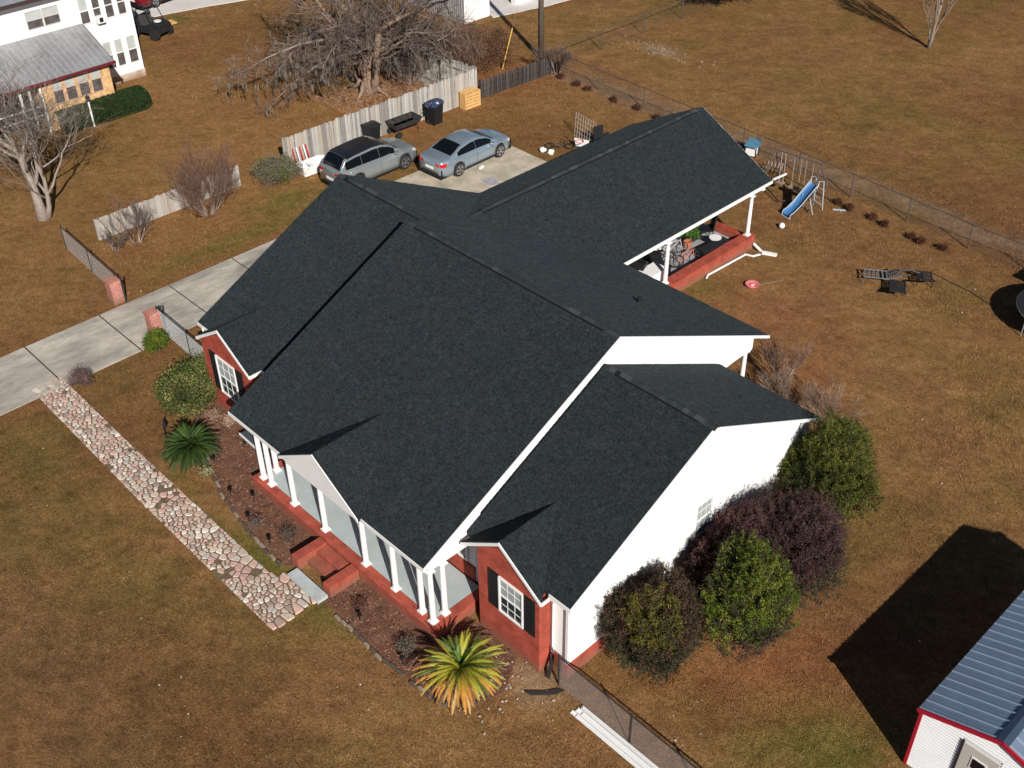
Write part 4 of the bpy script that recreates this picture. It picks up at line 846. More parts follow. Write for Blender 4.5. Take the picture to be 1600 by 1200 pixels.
# drooping lower limbs with hanging moss
r = random.Random(5); moss = MB(); limb_ends = [(-2.5, -4.5, 1.2), (-.6, -5.6, 1.0), (-3.6, -2.6, 2.4), (-1.2, 3.2, 3.0), (2.5, 2.5, 2.2), (-3.5, 1.2, 3.0), (1.4, 3.9, 2.6), (-2.8, -6.3, 1.9), (.9, -3.4, 2.6), (2.0, .6, 2.8)]
for (dx, dy, dz) in limb_ends:
    mb = MB(); st0 = Vector((dx*.05, dy*.05, r.uniform(1.8, 4.2))); md = Vector((dx*.5+r.uniform(-.5, .5), dy*.5+r.uniform(-.5, .5), 3.0+2*r.random())); e_ = Vector((dx, dy, dz))
    pts = [st0.lerp(md, t_/4).lerp(md.lerp(e_, t_/4), t_/4) for t_ in range(5)]; mb.tube(pts, [.10, .075, .06, .04, .02], 7); obj('limb', mb, mat('grey_bark', (.24, .19, .165), .95, noise=(6, .3)), oak, True)
    out = []
    for k2 in range(26):
        t_ = r.uniform(.25, 1); j = min(int(t_*4), 3); P_ = pts[j].lerp(pts[j+1], t_*4-j); grow(P_, Vector((dx*.2+r.uniform(-1, 1), dy*.2+r.uniform(-1, 1), r.uniform(-.9, .6))).normalized(), r.uniform(.5, 1.4), .02, 0, r, out, dict(max=2, kids=[4, 3], taper=.4, wob=.35, up=-.08, ang=(.4, 1), len=(.5, .8), **{'from': .2}))
    for lvl, pts2, rads in out:
        moss.tube(pts2, [max(q_, .006) for q_ in rads], 3, r.choice(GREYTW), cap=False)
        if r.random() < .12:
            P_ = pts2[r.randrange(1, 5)]; L_ = min(r.uniform(.15, .5), P_.z-.1)
            if L_ > .1:
                for k3 in range(4): o2 = Vector((r.uniform(-.06, .06), r.uniform(-.06, .06), 0)); moss.tube([P_+o2, P_+o2*1.5-Vector((r.uniform(-.05, .05), 0, L_*.6)), P_+o2-Vector((0, 0, L_))], [.012, .015, .003], 3, r.choice(((.15, .13, .115), (.19, .17, .15), (.10, .09, .08))), cap=False)
obj('hanging_moss', moss, TWIG, oak)
# buttress roots
for i in range(4):
    an = i*1.6+.3; mb = MB(); mb.tube([(math.cos(an)*.3, math.sin(an)*.3, .75), (math.cos(an)*.75, math.sin(an)*.75, .22), (math.cos(an)*1.35, math.sin(an)*1.35, .0)], [.18, .11, .03], 7); obj('root', mb, MATS['pale_trunk_bark'], oak, True)
bark(3500, (-38.6, -34.6, 19.6, 26), 9, 'leaf_litter', 'pale fallen leaves and sticks around the base of the old tree', [(.32, .17, .10), (.26, .14, .08), (.36, .22, .13), (.2, .12, .08)], size=.09, cat='leaf litter')
for i, (a_, b_, l) in enumerate([((-34.9, 24.2, .15), (-33.2, 26.6, .1), 'long pale board lying behind the plank fence'), ((-35.6, 25.0, .1), (-33.4, 25.3, .12), 'short grey board crossing the long pale board'), ((-34.2, 23.0, .06), (-33.3, 23.6, .06), 'orange broken board near the plank fence')]):
    mb = MB(); mb.beam(a_, b_, .18, .04); o = obj('loose_board', mb, WD[(1, 0, 3)[i]]); tag(o, l, 'board', 'boards lying behind the plank fence')

CFG = dict(max=5, kids=[(5, 6), (4, 5), (4, 4), (3, 4), (3, 3)], taper=.62, wob=.14, up=.05, ang=(.3, .8), len=(.6, .85), **{'from': .35}, rmin=.005)
bare_tree('bare_tree', 'tall leafless pale tree with forked trunk in front of the neighbour house', 'tree', (-36.4, 3.3, 0),
   [(0, 0, -.16, .02, 1, 3.1, .23), (.1, .12, .12, .22, 1, 2.6, .12)], dict(CFG, flare=1.4, wob=.2, limbmin=.05, taper=.55), 73, mat('pale_grey_bark', (.27, .225, .19), .95, noise=(4, .25), noise2=(20, .2), bump=(14, .6, .05)), ((.21, .17, .15), (.15, .12, .105), (.29, .25, .22)))
bare_tree('field_tree', 'small upright tree standing alone in the field with a long shadow', 'tree', (-18.84, 49.1, 0),
   [(0, 0, .02, .03, 1, 2.6, .10), (.04, .05, .10, .08, 1, 2.0, .06), (-.04, 0, -.12, -.05, 1, 1.8, .05)], dict(CFG, ang=(.12, .4), up=.15, kids=[4, 3, 3, 3, 2], rmin=.008), 74)
o_ = bush('shrub_leaves', 'x', (0, 0, 0), (.1, .1, .1), [(1, 1, 1)], 10, 1)   # removed again below
for c_ in kids(o_): bpy.data.objects.remove(c_)
bpy.data.objects.remove(o_)
CS = dict(max=4, kids=[5, 4, 3, 3], taper=.5, wob=.10, up=.06, ang=(.15, .5), len=(.5, .75), **{'from': .35}, rmin=.0032, limbmin=9, flare=1.1)
def fan(label, loc, n, L_, lean, seed, cols, name='bare_shrub', rad=.025):
    r = random.Random(seed); stems = []
    for i in range(n):
        an = r.uniform(0, 6.28); k_ = r.uniform(.1, lean); stems.append((math.cos(an)*.15, math.sin(an)*.15, math.cos(an)*k_, math.sin(an)*k_, 1, L_*r.uniform(.7, 1.15), rad*r.uniform(.6, 1.2)))
    return bare_tree(name, label, 'shrub', loc, stems, CS, seed, mat('pale_stems', (.30, .22, .19), .9), cols)
RD = ((.19, .11, .08), (.14, .085, .07), (.23, .15, .115)); GR = ((.15, .11, .095), (.21, .165, .14), (.11, .08, .07)); PK = ((.27, .19, .145), (.20, .14, .105), (.32, .245, .19))
fan('big reddish leafless fan shaped shrub over the low plank fence', (-31.3, 8.7, 0), 28, 1.3, 1.3, 81, RD, rad=.02)
fan('dark twiggy leafless shrub at the near part of the low plank fence', (-31.4, 5.1, 0), 7, .95, 1.0, 82, GR, rad=.03)
fan('small grey twiggy shrub left of the dark leafless shrub', (-31.5, 4.2, 0), 8, .4, 1.0, 83, GR)
fan('wide pale leafless shrub behind the right wing of the house', (-4.9, 15.4, 0), 16, .7, 1.3, 84, PK, rad=.018)
fan('pinkish leafless shrub rising behind the rear porch column', (-5.9, 16.4, 0), 9, .75, .8, 85, ((.27, .17, .13), (.20, .13, .10)))
fan('low sprawling leafless shrub at the rear corner by the olive shrub', (-3.6, 15.6, 0), 12, .7, 1.5, 86, PK, rad=.015)
fan('tangle of grey bare stems by the utility pole corner', (-31.6, 31.3, 0), 14, .75, 1.0, 87, GR)
fan('bare stems growing at the fence beside the old tree', (-35.0, 27.2, 0), 16, 1.2, 1.1, 88, ((.22, .14, .10), (.17, .11, .08)))
fan('grey brush heap of bare branches right of the old trunk', (-36.2, 24.6, 0), 18, 1.0, 1.8, 89, GREYTW)

# clumps of dead weeds along the rear fence
for i, (x, y) in enumerate([(-30.9, 30.9), (-29.6, 30.8), (-28.7, 30.7), (-26.7, 30.6), (-25.2, 30.7), (-23.6, 30.5), (-12.0, 29.3), (-11.4, 29.2), (-10.2, 29.2), (-9.5, 29.0), (-8.1, 28.9), (-7.6, 28.8), (-6.7, 29.0)]):
    bush('weed_clump', ('small rust brown weed clump against the rear wire fence behind the wing roof' if x < -20 else 'small rust brown weed clump against the rear wire fence right of the swing set'), (x, y, 0), (.17, .15, .12), [(.10, .035, .022), (.06, .03, .02)], 500, 100+i, .07, 25, csz=.06, stems=5, cat='weeds', group='weed clumps along the rear wire fence')

# ------------------------------------------------------------------ utility pole
t_ = thing('utility_pole', 'tall brown wooden utility pole at the yard corner, top out of frame', 'pole', None, (-33.74, 32.2, 0))
mb = MB(); mb.cyl((0, 0, 0), .17, 9.6, 14, .12); obj('pole', mb, mat('pole_wood', (.13, .10, .075), .9, noise=(6, .25), noise2=(30, .2), stretch=(3, 3, .3)), t_, True)
mb = MB(); mb.box((-1.1, -.06, 9.0), (1.1, .06, 9.12)); obj('crossarm', mb, MATS['pole_wood'], t_)
mb = MB(); mb.tube([(-.47, -2.6, .0), (-.1, -.6, 6.5)], .006, 5); obj('guy_wire', mb, STEEL, t_)
mb = MB(); mb.tube([(-.47, -2.6, 0), (-.35, -1.9, 2.2)], .035, 8); obj('guy_guard', mb, mat('yellow_plastic', (.62, .40, .09), .5), t_)

# ------------------------------------------------------------------ cars
PAINT = mat('silver_blue_paint', (.33, .41, .48), .32, metal=.55, coat=1, spec=.5, noise=(1, .03)); PAINT2 = mat('silver_paint', (.29, .32, .335), .35, metal=.5, coat=1, spec=.5, noise=(1, .04)); TINTG = mat('tinted_glass', (.004, .005, .007), .08, spec=.4); TYRE = mat('tyre_rubber', (.02, .02, .02), .85); RIM = mat('alloy', (.42, .43, .45), .3, metal=.8); REDL = mat('red_lens', (.5, .02, .02), .15, spec=.7, coat=1); CLEAR = mat('clear_lens', (.6, .62, .65), .1, spec=.8); TRIMB = mat('black_trim', (.012, .012, .013), .5)
def interp(x, pts):
    if x <= pts[0][0]: return pts[0][1]
    for (a_, b_), (c_, d2) in zip(pts[:-1], pts[1:]):
        if x <= c_: t_ = (x-a_)/(c_-a_); t_ = t_*t_*(3-2*t_)*.5+t_*.5; return b_+(d2-b_)*t_
    return pts[-1][1]
def make_car(name, label, cat, spec, paint, loc, rz, roofm=None, hatch=False):
    """car pointing along +x, origin under its middle"""
    t_ = thing(name, label, cat, None, loc, rz); L_, Wd = spec['L'], spec['W']; ax_f, ax_r, wr = spec['axf'], spec['axr'], spec['wr']
    belt, plan, roof, = spec['belt'], spec['plan'], spec['roof']
    def zbot(x):
        z = .22
        for a_ in (ax_f, ax_r):
            d = abs(x-a_); Ra = wr+.055
            if d < Ra: z = max(z, wr+math.sqrt(Ra*Ra-d*d)-.0)
        if x > L_/2-.35: z = max(z, .22+(x-(L_/2-.35))*.25)
        if x < -L_/2+.35: z = max(z, .22+((-L_/2+.35)-x)*.3)
        return z
    xsn = sorted(set([round(-L_/2+L_*i/90, 4) for i in range(91)]+[a_+s_*(wr+.055) for a_ in (ax_f, ax_r) for s_ in (-1, 1)]))
    mb = MB(); rows = []
    for x in xsn:
        h = Wd/2*interp(x, plan); zt = interp(x, belt); z0 = min(zbot(x), zt-.12)
        prof = [(0, z0), (h*.86, z0), (h*.985, z0+.01), (h, z0+(zt-z0)*.35), (h*.992, z0+(zt-z0)*.62), (h*.965, zt-.09), (h*.90, zt-.02), (h*.78, zt+.012), (h*.4, zt+.035), (0, zt+.042)]
        rows.append([(x, -a_, z) for a_, z in prof]+[(x, a_, z) for a_, z in prof[::-1][1:]])
    n = len(rows[0]); k0 = 0
    for rw in rows: mb.v.extend(rw)
    for i in range(len(rows)-1):
        for j in range(n-1): mb.f.append((i*n+j, i*n+j+1, (i+1)*n+j+1, (i+1)*n+j)); mb.c.append(None); mb.m.append(0)
    mb.f.append(tuple(range(n))[::-1]); mb.f.append(tuple(range((len(rows)-1)*n, len(rows)*n))); mb.c += [None]*2; mb.m += [0]*2
    body = obj('body', mb, paint, t_, True)
    # greenhouse
    x_a, x_b = roof[0][0], roof[-1][0]
    def wbelt(x): return Wd/2*interp(x, plan)*.90
    def wroof(x): return Wd/2*spec['tumble']
    def top(x): return interp(x, roof)
    zbel = lambda x: interp(x, belt)-.02
    def side_pt(x, v_, off=0):
        zt = top(x); zb2 = zbel(x); z = zb2+(zt-zb2)*v_; full = max(0, (z-zbel(0))/(spec['H']-zbel(0))); w_ = wbelt(x)+(wroof(x)-wbelt(x))*full**1.15
        return (x, w_+off, z)
    gx = [x_a+(x_b-x_a)*i/60 for i in range(61)]; mb = MB(); rows = []
    for x in gx:
        R_ = [side_pt(x, v_) for v_ in (0, .25, .5, .75, .92)]; zt = top(x); wl = R_[-1][1]; crown_ = .035*min(1, (zt-zbel(x))*3)
        R_ += [(x, wl*.93, zt), (x, wl*.6, zt+crown_*.7), (x, 0, zt+crown_)]
        rows.append([(a_, -b_, c_) for a_, b_, c_ in R_]+[q_ for q_ in R_[::-1][1:]])
    n = len(rows[0])
    for rw in rows: mb.v.extend(rw)
    for i in range(len(rows)-1):
        for j in range(n-1): mb.f.append((i*n+j, i*n+j+1, (i+1)*n+j+1, (i+1)*n+j)); mb.c.append(None); mb.m.append(0)
    obj('roof', mb, paint, t_, True)
    def sheet(xa, xb, fn, nu, nv, name_, m_, lab=None):
        mb = MB()
        for i in range(nu+1):
            for j in range(nv+1): mb.v.append(fn(xa+(xb-xa)*i/nu, j/nv))
        for i in range(nu):
            for j in range(nv): a_ = i*(nv+1)+j; mb.f.append((a_, a_+1, a_+nv+2, a_+nv+1)); mb.c.append(None); mb.m.append(0)
        return obj(name_, mb, m_, t_, True, label=lab)
    def top_pt(x, v_, ins=.84, off=.012):
        zt = top(x); R_ = side_pt(x, .92); y = (v_*2-1)*R_[1]*ins; cr = .035*min(1, (zt-zbel(x))*3); return (x+off*(1 if x > 0 else -1), y, zt+cr*(1-(y/R_[1])**2)*1.0+off)
    sheet(spec['ws'][0], spec['ws'][1], lambda x, v_: top_pt(x, v_), 12, 8, 'windscreen', TINTG)
    sheet(spec['rw'][0], spec['rw'][1], lambda x, v_: top_pt(x, v_), 12, 8, 'rear_window', TINTG)
    if roofm: sheet(spec['rw'][1]+.02, spec['ws'][0]-.02, lambda x, v_: top_pt(x, v_, .995, .008), 16, 8, 'roof_panel', roofm, 'black roof panel')
    for sg in (-1, 1):
        for (xa, xb) in spec['sw']:
            def f(x, v_, xa=xa, xb=xb, sg=sg):
                lim = 1.0; a_, b_, c_ = side_pt(x, .10+.74*v_, .012); return (a_, b_*sg, c_)
            sheet(xa, xb, f, 14, 4, 'side_window', TINTG)
    # wheels
    w1 = MB(); w1.tube([(0, -.11, 0), (0, -.10, 0), (0, .10, 0), (0, .11, 0)], [wr-.04, wr, wr, wr-.04], 28)
    tm = w1.mesh('tyre', TYRE, True); w2 = MB(); w2.tube([(0, .10, 0), (0, .116, 0)], [wr*.70, wr*.70], 24)
    rimb = MB(); rimb.tube([(0, .117, 0), (0, .124, 0)], [wr*.18]*2, 12)
    for k2 in range(5):
        an = k2*2*math.pi/5
        for da in (-.16, .16): rimb.beam((math.cos(an)*wr*.12, .122, math.sin(an)*wr*.12), (math.cos(an+da)*wr*.66, .122, math.sin(an+da)*wr*.66), .05, .015, upv=(0, 1, 0))
    for k2 in range(24):
        a1, a2 = k2*2*math.pi/24, (k2+1)*2*math.pi/24; rimb.add([(math.cos(a1)*wr*.62, .124, math.sin(a1)*wr*.62), (math.cos(a2)*wr*.62, .124, math.sin(a2)*wr*.62), (math.cos(a2)*wr*.72, .124, math.sin(a2)*wr*.72), (math.cos(a1)*wr*.72, .124, math.sin(a1)*wr*.72)], [(0, 3, 2, 1)])
    rm = rimb.mesh('rim', RIM); hm = w2.mesh('wheel_well', TRIMB)
    for a_ in (ax_f, ax_r):
        for sg in (-1, 1):
            o = link('wheel', tm, t_, (a_, sg*(Wd/2-.115), wr)); o.rotation_euler = (0, 0, 0 if sg > 0 else math.pi); link('rim', rm, o); link('brake_disc', hm, o)
    for sg in (-1, 1):
        hx = -L_/2; zt = interp(hx+.15, belt)
        mb = MB(); w_ = Wd/2*interp(hx+.12, plan)
        pts = []
        for i in range(7):
            x = hx+.02+.30*i/6; h = Wd/2*interp(x, plan)
            for z_, kk in ((zt-.26, 1.004), (zt-.16, 1.0), (zt-.09, .975)): pts.append((x, sg*(h*kk+.008), z_))
        mb.add(pts, [(i*3+j, i*3+j+1, (i+1)*3+j+1, (i+1)*3+j) for i in range(6) for j in range(2)])
        h = Wd/2*interp(hx, plan); mb.add([(hx-.006, sg*h*.55, zt-.25), (hx-.006, sg*(h+.004), zt-.25), (hx-.006, sg*(h*.98), zt-.09), (hx-.006, sg*h*.6, zt-.10)], [(0, 1, 2, 3)])
        obj('tail_light', mb, REDL, t_, True)
        fx = L_/2; mb = MB(); pts = []
        for i in range(6):
            x = fx-.02-.42*i/5; h = Wd/2*interp(x, plan); zz = interp(x, belt)
            for z_, kk in ((zz-.17, 1.0), (zz-.05, .95)): pts.append((x, sg*(h*kk+.008), z_))
        mb.add(pts, [(i*2, i*2+1, i*2+3, i*2+2) for i in range(5)]); obj('headlight', mb, CLEAR, t_, True)
        mb = MB(); mb.cbox((spec['mir'], sg*(Wd/2+.07), zbel(spec['mir'])+.07), (.13, .2, .12)); obj('mirror', mb, paint, t_)
        for xx in spec['doors']:
            mb = MB(); pr = []
            for z_, kk in ((.3, .99), (.5, 1.0), (.7, .995), (interp(xx, belt)-.09, .967)): h = Wd/2*interp(xx, plan)*kk; pr.append((xx, sg*(h+.002), z_))
            for a2, b2 in zip(pr[:-1], pr[1:]): mb.add([(a2[0]-.006, a2[1], a2[2]), (a2[0]+.006, a2[1], a2[2]), (b2[0]+.006, b2[1], b2[2]), (b2[0]-.006, b2[1], b2[2])], [(0, 1, 2, 3)])
            obj('door_seam', mb, TRIMB, t_)
        mb = MB(); mb.box((-spec['axr']*-1+wr+.07, sg*Wd/2*.985-.02, .205), (ax_f-wr-.07, sg*Wd/2*.985+.02, .28)); obj('sill', mb, TRIMB, t_)
    mb = MB(); mb.box((-L_/2+.05, -Wd*.42, .15), (L_/2-.1, Wd*.42, .6)); obj('underbody', mb, TRIMB, t_)
    mb = MB(); mb.box((-L_/2-.012, -.26, .52), (-L_/2+.02, .26, .64)); obj('licence_plate', mb, WHITE, t_)
    mb = MB(); mb.box((-L_/2-.008, -Wd*.30, .24), (-L_/2+.03, Wd*.30, .36)); obj('bumper_trim', mb, TRIMB, t_)
    return t_
sedan = dict(L=4.80, W=1.86, H=1.40, axf=1.40, axr=-1.32, wr=.33, tumble=.66,
    belt=[(-2.4, .86), (-2.3, .98), (-1.75, 1.0), (-.6, .95), (.8, .93), (1.5, .90), (2.1, .78), (2.33, .66), (2.4, .55)],
    plan=[(-2.4, .74), (-2.28, .86), (-1.9, .96), (-1.0, 1), (1.3, 1), (1.9, .95), (2.25, .82), (2.4, .62)],
    roof=[(-1.78, .985), (-1.5, 1.10), (-.95, 1.30), (-.35, 1.385), (.1, 1.39), (.5, 1.31), (1.15, 1.0), (1.3, .93)], ws=(.47, 1.17), rw=(-1.62, -.86), sw=[(-1.3, -.14), (-.12, .88)], mir=.80, doors=(-1.0, -.14, .95))
suv = dict(L=4.75, W=1.86, H=1.64, axf=1.42, axr=-1.38, wr=.36, tumble=.70,
    belt=[(-2.37, 1.0), (-2.3, 1.10), (-1.6, 1.08), (.6, 1.02), (1.2, 1.03), (2.0, .93), (2.28, .78), (2.37, .62)],
    plan=[(-2.37, .80), (-2.25, .9), (-1.8, .97), (-1.0, 1), (1.4, 1), (1.9, .96), (2.2, .86), (2.37, .66)],
    roof=[(-2.26, 1.07), (-2.1, 1.32), (-1.9, 1.54), (-1.3, 1.60), (-.3, 1.64), (.2, 1.60), (.5, 1.50), (1.15, 1.12), (1.3, 1.02)], ws=(.45, 1.18), rw=(-2.24, -1.80), sw=[(-1.98, -1.07), (-1.05, -.04), (-.02, .86)], mir=.86, doors=(-1.06, -.04, .98))
make_car('parked_sedan', 'silver blue sedan seen from behind, parked on the concrete pad', 'car', sedan, PAINT, (-27.08, 20.42, .034), R(92))
make_car('parked_wagon', 'silver wagon with black roof panel parked beside the plank fence', 'car', suv, PAINT2, (-29.45, 16.42, .0), R(91), mat('black_roof', (.012, .012, .013), .15, coat=1))
# neighbour's red car
make_car('red_car', 'dark red car parked on the neighbour pale driveway at the top edge', 'car', sedan, mat('dark_red_paint', (.16, .008, .012), .3, coat=1, metal=.2), (-58.5, 22.2, .05), R(100))
# golf cart / utility buggy beside neighbour house
t_ = thing('utility_buggy', 'black off road buggy parked beside the white neighbour house', 'buggy', None, (-53.3, 18.4, 0), R(20))
mb = MB(); mb.box((-1.1, -.6, .35), (1.1, .6, .75)); mb.box((-1.2, -.55, .75), (-.3, .55, .95)); mb.prism([(.4, .75), (1.15, .75), (1.15, .85), (.5, 1.0)], -.5, .5, 'y'); obj('body', mb, DARK, t_)
mb = MB()
for sg in (-1, 1): mb.tube([(-.5, sg*.55, .8), (-.4, sg*.5, 1.7), (.3, sg*.5, 1.7), (.65, sg*.55, .9)], .03, 6)
mb.tube([(-.4, -.5, 1.7), (-.4, .5, 1.7)], .03, 6); mb.tube([(.3, -.5, 1.7), (.3, .5, 1.7)], .03, 6); obj('roll_cage', mb, DARK, t_)
mb = MB(); mb.box((-.3, -.5, .76), (.1, .5, .95)); mb.box((-.36, -.5, .95), (-.26, .5, 1.35)); obj('seat', mb, mat('grey_vinyl', (.06, .055, .055), .7), t_)
for a_ in (-.75, .8):
    for sg in (-1, 1): mb = MB(); mb.tube([(0, -.12, 0), (0, .12, 0)], .32, 18); mb.tube([(0, .121*sg, 0), (0, .13*sg, 0)], .14, 12); o = obj('wheel', mb, TYRE, t_, False); o.location = (a_, sg*.62, .32)
mb = MB(); mb.cyl((0, 0, 0), .22, .04, 20); o = obj('white_lid', mb, WHITE, t_); o.location = (.75, -.1, 1.0)

# ------------------------------------------------------------------ bins, tub, pallet, bench, boards and other yard things
def wheelie(name, label, loc, rz, m_, open_lid=False):
    t_ = thing(name, label, 'bin', None, loc, rz); t_.scale = (1.12, 1.12, 1.12); mb = MB()
    a_ = [(-.22, -.25), (.22, -.25), (.22, .25), (-.22, .25)]; vs = [(x, y, .05) for x, y in a_]+[(x*1.25, y*1.22, .95) for x, y in a_]+[(x*1.2, y*1.17, .95) for x, y in a_]+[(x*.9, y*.9, .15) for x, y in a_]
    mb.add(vs, [(0,3,2,1)]+[(i, (i+1) % 4, (i+1) % 4+4, i+4) for i in range(4)]+[(i+4, (i+1) % 4+4, (i+1) % 4+8, i+8) for i in range(4)]+[(i+8, (i+1) % 4+8, (i+1) % 4+12, i+12) for i in range(4)]+[(12,13,14,15)]); obj('body', mb, m_, t_)
    for sg in (-1, 1): mb = MB(); mb.tube([(-.2+sg*0, sg*.27-.02, .11), (-.2, sg*.27+.02, .11)], .11, 14); obj('wheel', mb, TYRE, t_)
    mb = MB()
    if not open_lid: mb.prism([(-.31, .955), (.31, .955), (.29, 1.0), (.0, 1.03), (-.29, 1.0)], -.33, .33, 'y')
    else: mb.cbox((-.36, 0, .70), (.04, .6, .6))
    obj('lid', mb, m_, t_); mb = MB(); mb.tube([(-.3, -.26, .9), (-.36, -.26, .93), (-.36, .26, .93), (-.3, .26, .9)], .015, 6); obj('handle', mb, m_, t_)
    return t_
wheelie('rubbish_bin', 'black wheeled rubbish bin standing behind the silver wagon', (-31.75, 18.35, 0), R(0), mat('bin_black', (.014, .015, .018), .45))
wheelie('rubbish_bin', 'black wheeled bin heaped with navy blue bags against the plank fence', (-31.45, 22.2, 0), R(5), mat('bin_black', (.014, .015, .018), .45), True)
t_ = thing('rubbish_bags', 'heap of crumpled navy blue bags on top of the black bin', 'bags', None, (-31.45, 22.2, 1.0))
r = random.Random(4)
for i in range(5):
    mb = MB(); ps = []
    nl, na = 7, 12; cx_, cy_, rz_ = r.uniform(-.25, .25), r.uniform(-.35, .35), r.uniform(.16, .24)
    for a_ in range(nl):
        for b_ in range(na):
            th = math.pi*a_/(nl-1); ph_ = 2*math.pi*b_/na; k_ = rz_*(1+r.uniform(-.2, .2)); mb.v.append((cx_+k_*math.sin(th)*math.cos(ph_), cy_+k_*math.sin(th)*math.sin(ph_)*1.2, .05+i*.03+k_*.8*math.cos(th)))
    for a_ in range(nl-1):
        for b_ in range(na): mb.f.append((a_*na+b_, a_*na+(b_+1) % na, (a_+1)*na+(b_+1) % na, (a_+1)*na+b_)); mb.c.append(None); mb.m.append(0)
    obj('bag', mb, mat('navy_bag', (.035, .05, .10), .3, noise=(6, .3)), t_)
t_ = thing('garden_cart', 'dark metal garden cart tipped along the plank fence beside the bins', 'cart', None, (-31.75, 20.4, 0), R(88))
mb = MB(); mb.add([(-.75, -.35, .45), (.75, -.35, .45), (.75, .35, .45), (-.75, .35, .45), (-.85, -.42, .72), (.85, -.42, .72), (.85, .42, .72), (-.85, .42, .72)], [(0,3,2,1),(0,1,5,4),(1,2,6,5),(2,3,7,6),(3,0,4,7),(0,1,2,3)]); obj('tub', mb, mat('dark_grey_metal', (.035, .035, .036), .5, noise=(5, .4)), t_)
mb = MB()
for k2 in range(5): mb.tube([(-.84+k2*.42, -.43, .73), (-.84+k2*.42, .43, .73)], .012, 5)
mb.tube([(-.86, -.43, .73), (.86, -.43, .73), (.86, .43, .73), (-.86, .43, .73), (-.86, -.43, .73)], .02, 6); mb.tube([(.8, 0, .5), (1.3, 0, .75), (1.3, .2, .8)], .018, 6)
for a_ in (-.6, .6):
    for sg in (-1, 1): mb.tube([(a_, sg*.3, .46), (a_*1.1, sg*.36, .1)], .018, 5)
obj('frame', mb, DARK, t_)
for sg in (-1, 1): mb = MB(); mb.tube([(-.62, sg*.4-.03, .17), (-.62, sg*.4+.03, .17)], .17, 16); obj('wheel', mb, TYRE, t_)
# pallet leaning on the fence end
t_ = thing('wood_pallet', 'new yellow wooden pallet crate at the end of the plank fence', 'pallet', None, (-31.75, 24.9, 0), R(88)); PW = mat('fresh_pine', (.62, .37, .14), .8, noise=(6, .15), noise2=(30, .1))
for i in range(5):
    mb = MB(); mb.cbox((0, -.25, .08+i*.17), (1.05, .02, .14)); obj('board', mb, PW, t_)
    mb = MB(); mb.cbox((0, -.2+i*.11, .86), (1.05, .09, .02)); obj('board', mb, PW, t_)
for x in (-.48, 0, .48): mb = MB(); mb.box((x-.04, -.235, 0), (x+.04, .22, .845)); obj('bearer', mb, PW, t_)
# white tub / small boat with poles
t_ = thing('small_boat', 'white flat bottomed boat standing beside the tall plank fence', 'boat', None, (-31.45, 14.5, 0), R(88))
mb = MB(); o_ = [(-.75, -.36), (.6, -.42), (.85, -.25), (.85, .25), (.6, .42), (-.75, .36)]; n = 6
vs = [(x*.85, y*.75, .06) for x, y in o_]+[(x, y, .55) for x, y in o_]+[(x*.94, y*.9, .55) for x, y in o_]+[(x*.8, y*.7, .12) for x, y in o_]
mb.add(vs, [tuple(range(6))[::-1]]+[(i, (i+1) % n, (i+1) % n+n, i+n) for i in range(n)]+[(i+n, (i+1) % n+n, (i+1) % n+2*n, i+2*n) for i in range(n)]+[(i+2*n, (i+1) % n+2*n, (i+1) % n+3*n, i+3*n) for i in range(n)]+[tuple(range(3*n, 4*n))]); obj('hull', mb, mat('white_fibreglass', (.8, .8, .8), .35), t_)
mb = MB(); mb.box((-.2, -.35, .45), (.0, .35, .48)); obj('seat', mb, WHITE, t_)
for i, (y, c_) in enumerate([(-.55, 'red'), (-.35, 'white'), (-.15, 'red'), (.05, 'white'), (.2, 'red')]):
    t_ = thing('marker_pole', '%s leaning on the plank fence behind the white boat' % ('leftmost short red pole', 'left one of the two white poles', 'middle red pole of the five', 'right one of the two white poles', 'rightmost short red pole')[i], 'pole', 'red and white poles leaning behind the white boat', (-31.95, 14.5+y, 0))
    mb = MB(); mb.tube([(.12, 0, .3), (-.25, .05, 1.15)], .03, 6); obj('shaft', mb, mat('%s_plastic' % c_, (.5, .04, .04) if c_ == 'red' else (.75, .75, .75), .5), t_); mb = MB(); mb.cbox((.05, 0, .5), (.12, .1, .02)); obj('band', mb, WHITE, t_)
# white boards / gutters along the near fence
for i, (y, w_, z, l) in enumerate([(1.02, .1, .05, 'outer long white gutter length lying on the grass beside the chain link fence'), (1.16, .13, .06, 'middle long white gutter length beside the chain link fence'), (1.30, .07, .10, 'inner long white gutter length nearest the chain link fence')]):
    mb = MB(); xa = -1.62+.06*i; mb.box((xa, y-w_/2, .02), (3.3, y+w_/2, .035)); mb.box((xa, y-w_/2, .0355), (3.3, y-w_/2+.01, z)); mb.box((xa, y+w_/2-.01, .0355), (3.3, y+w_/2, z+.02))
    if i < 2: mb.box((xa+.2, y-w_/2+.012, .036), (3.2, y+w_/2-.012, .07))
    o = obj('gutter_length', mb, WHITE); o.rotation_euler = (0, 0, R(-.3)); tag(o, l, 'gutter', 'white gutter lengths lying by the fence')
# splash tray at corner
mb = MB(); mb.prism([(-2.95, .60), (-2.7, .68), (-2.3, 1.12), (-2.2, 1.38), (-2.36, 1.3), (-2.55, 1.0)], .0, .05); o = obj('splash_block', mb, mat('splash_dark', (.03, .03, .03), .6)); tag(o, 'dark grey splash tray at the foot of the corner downspout', 'tray')
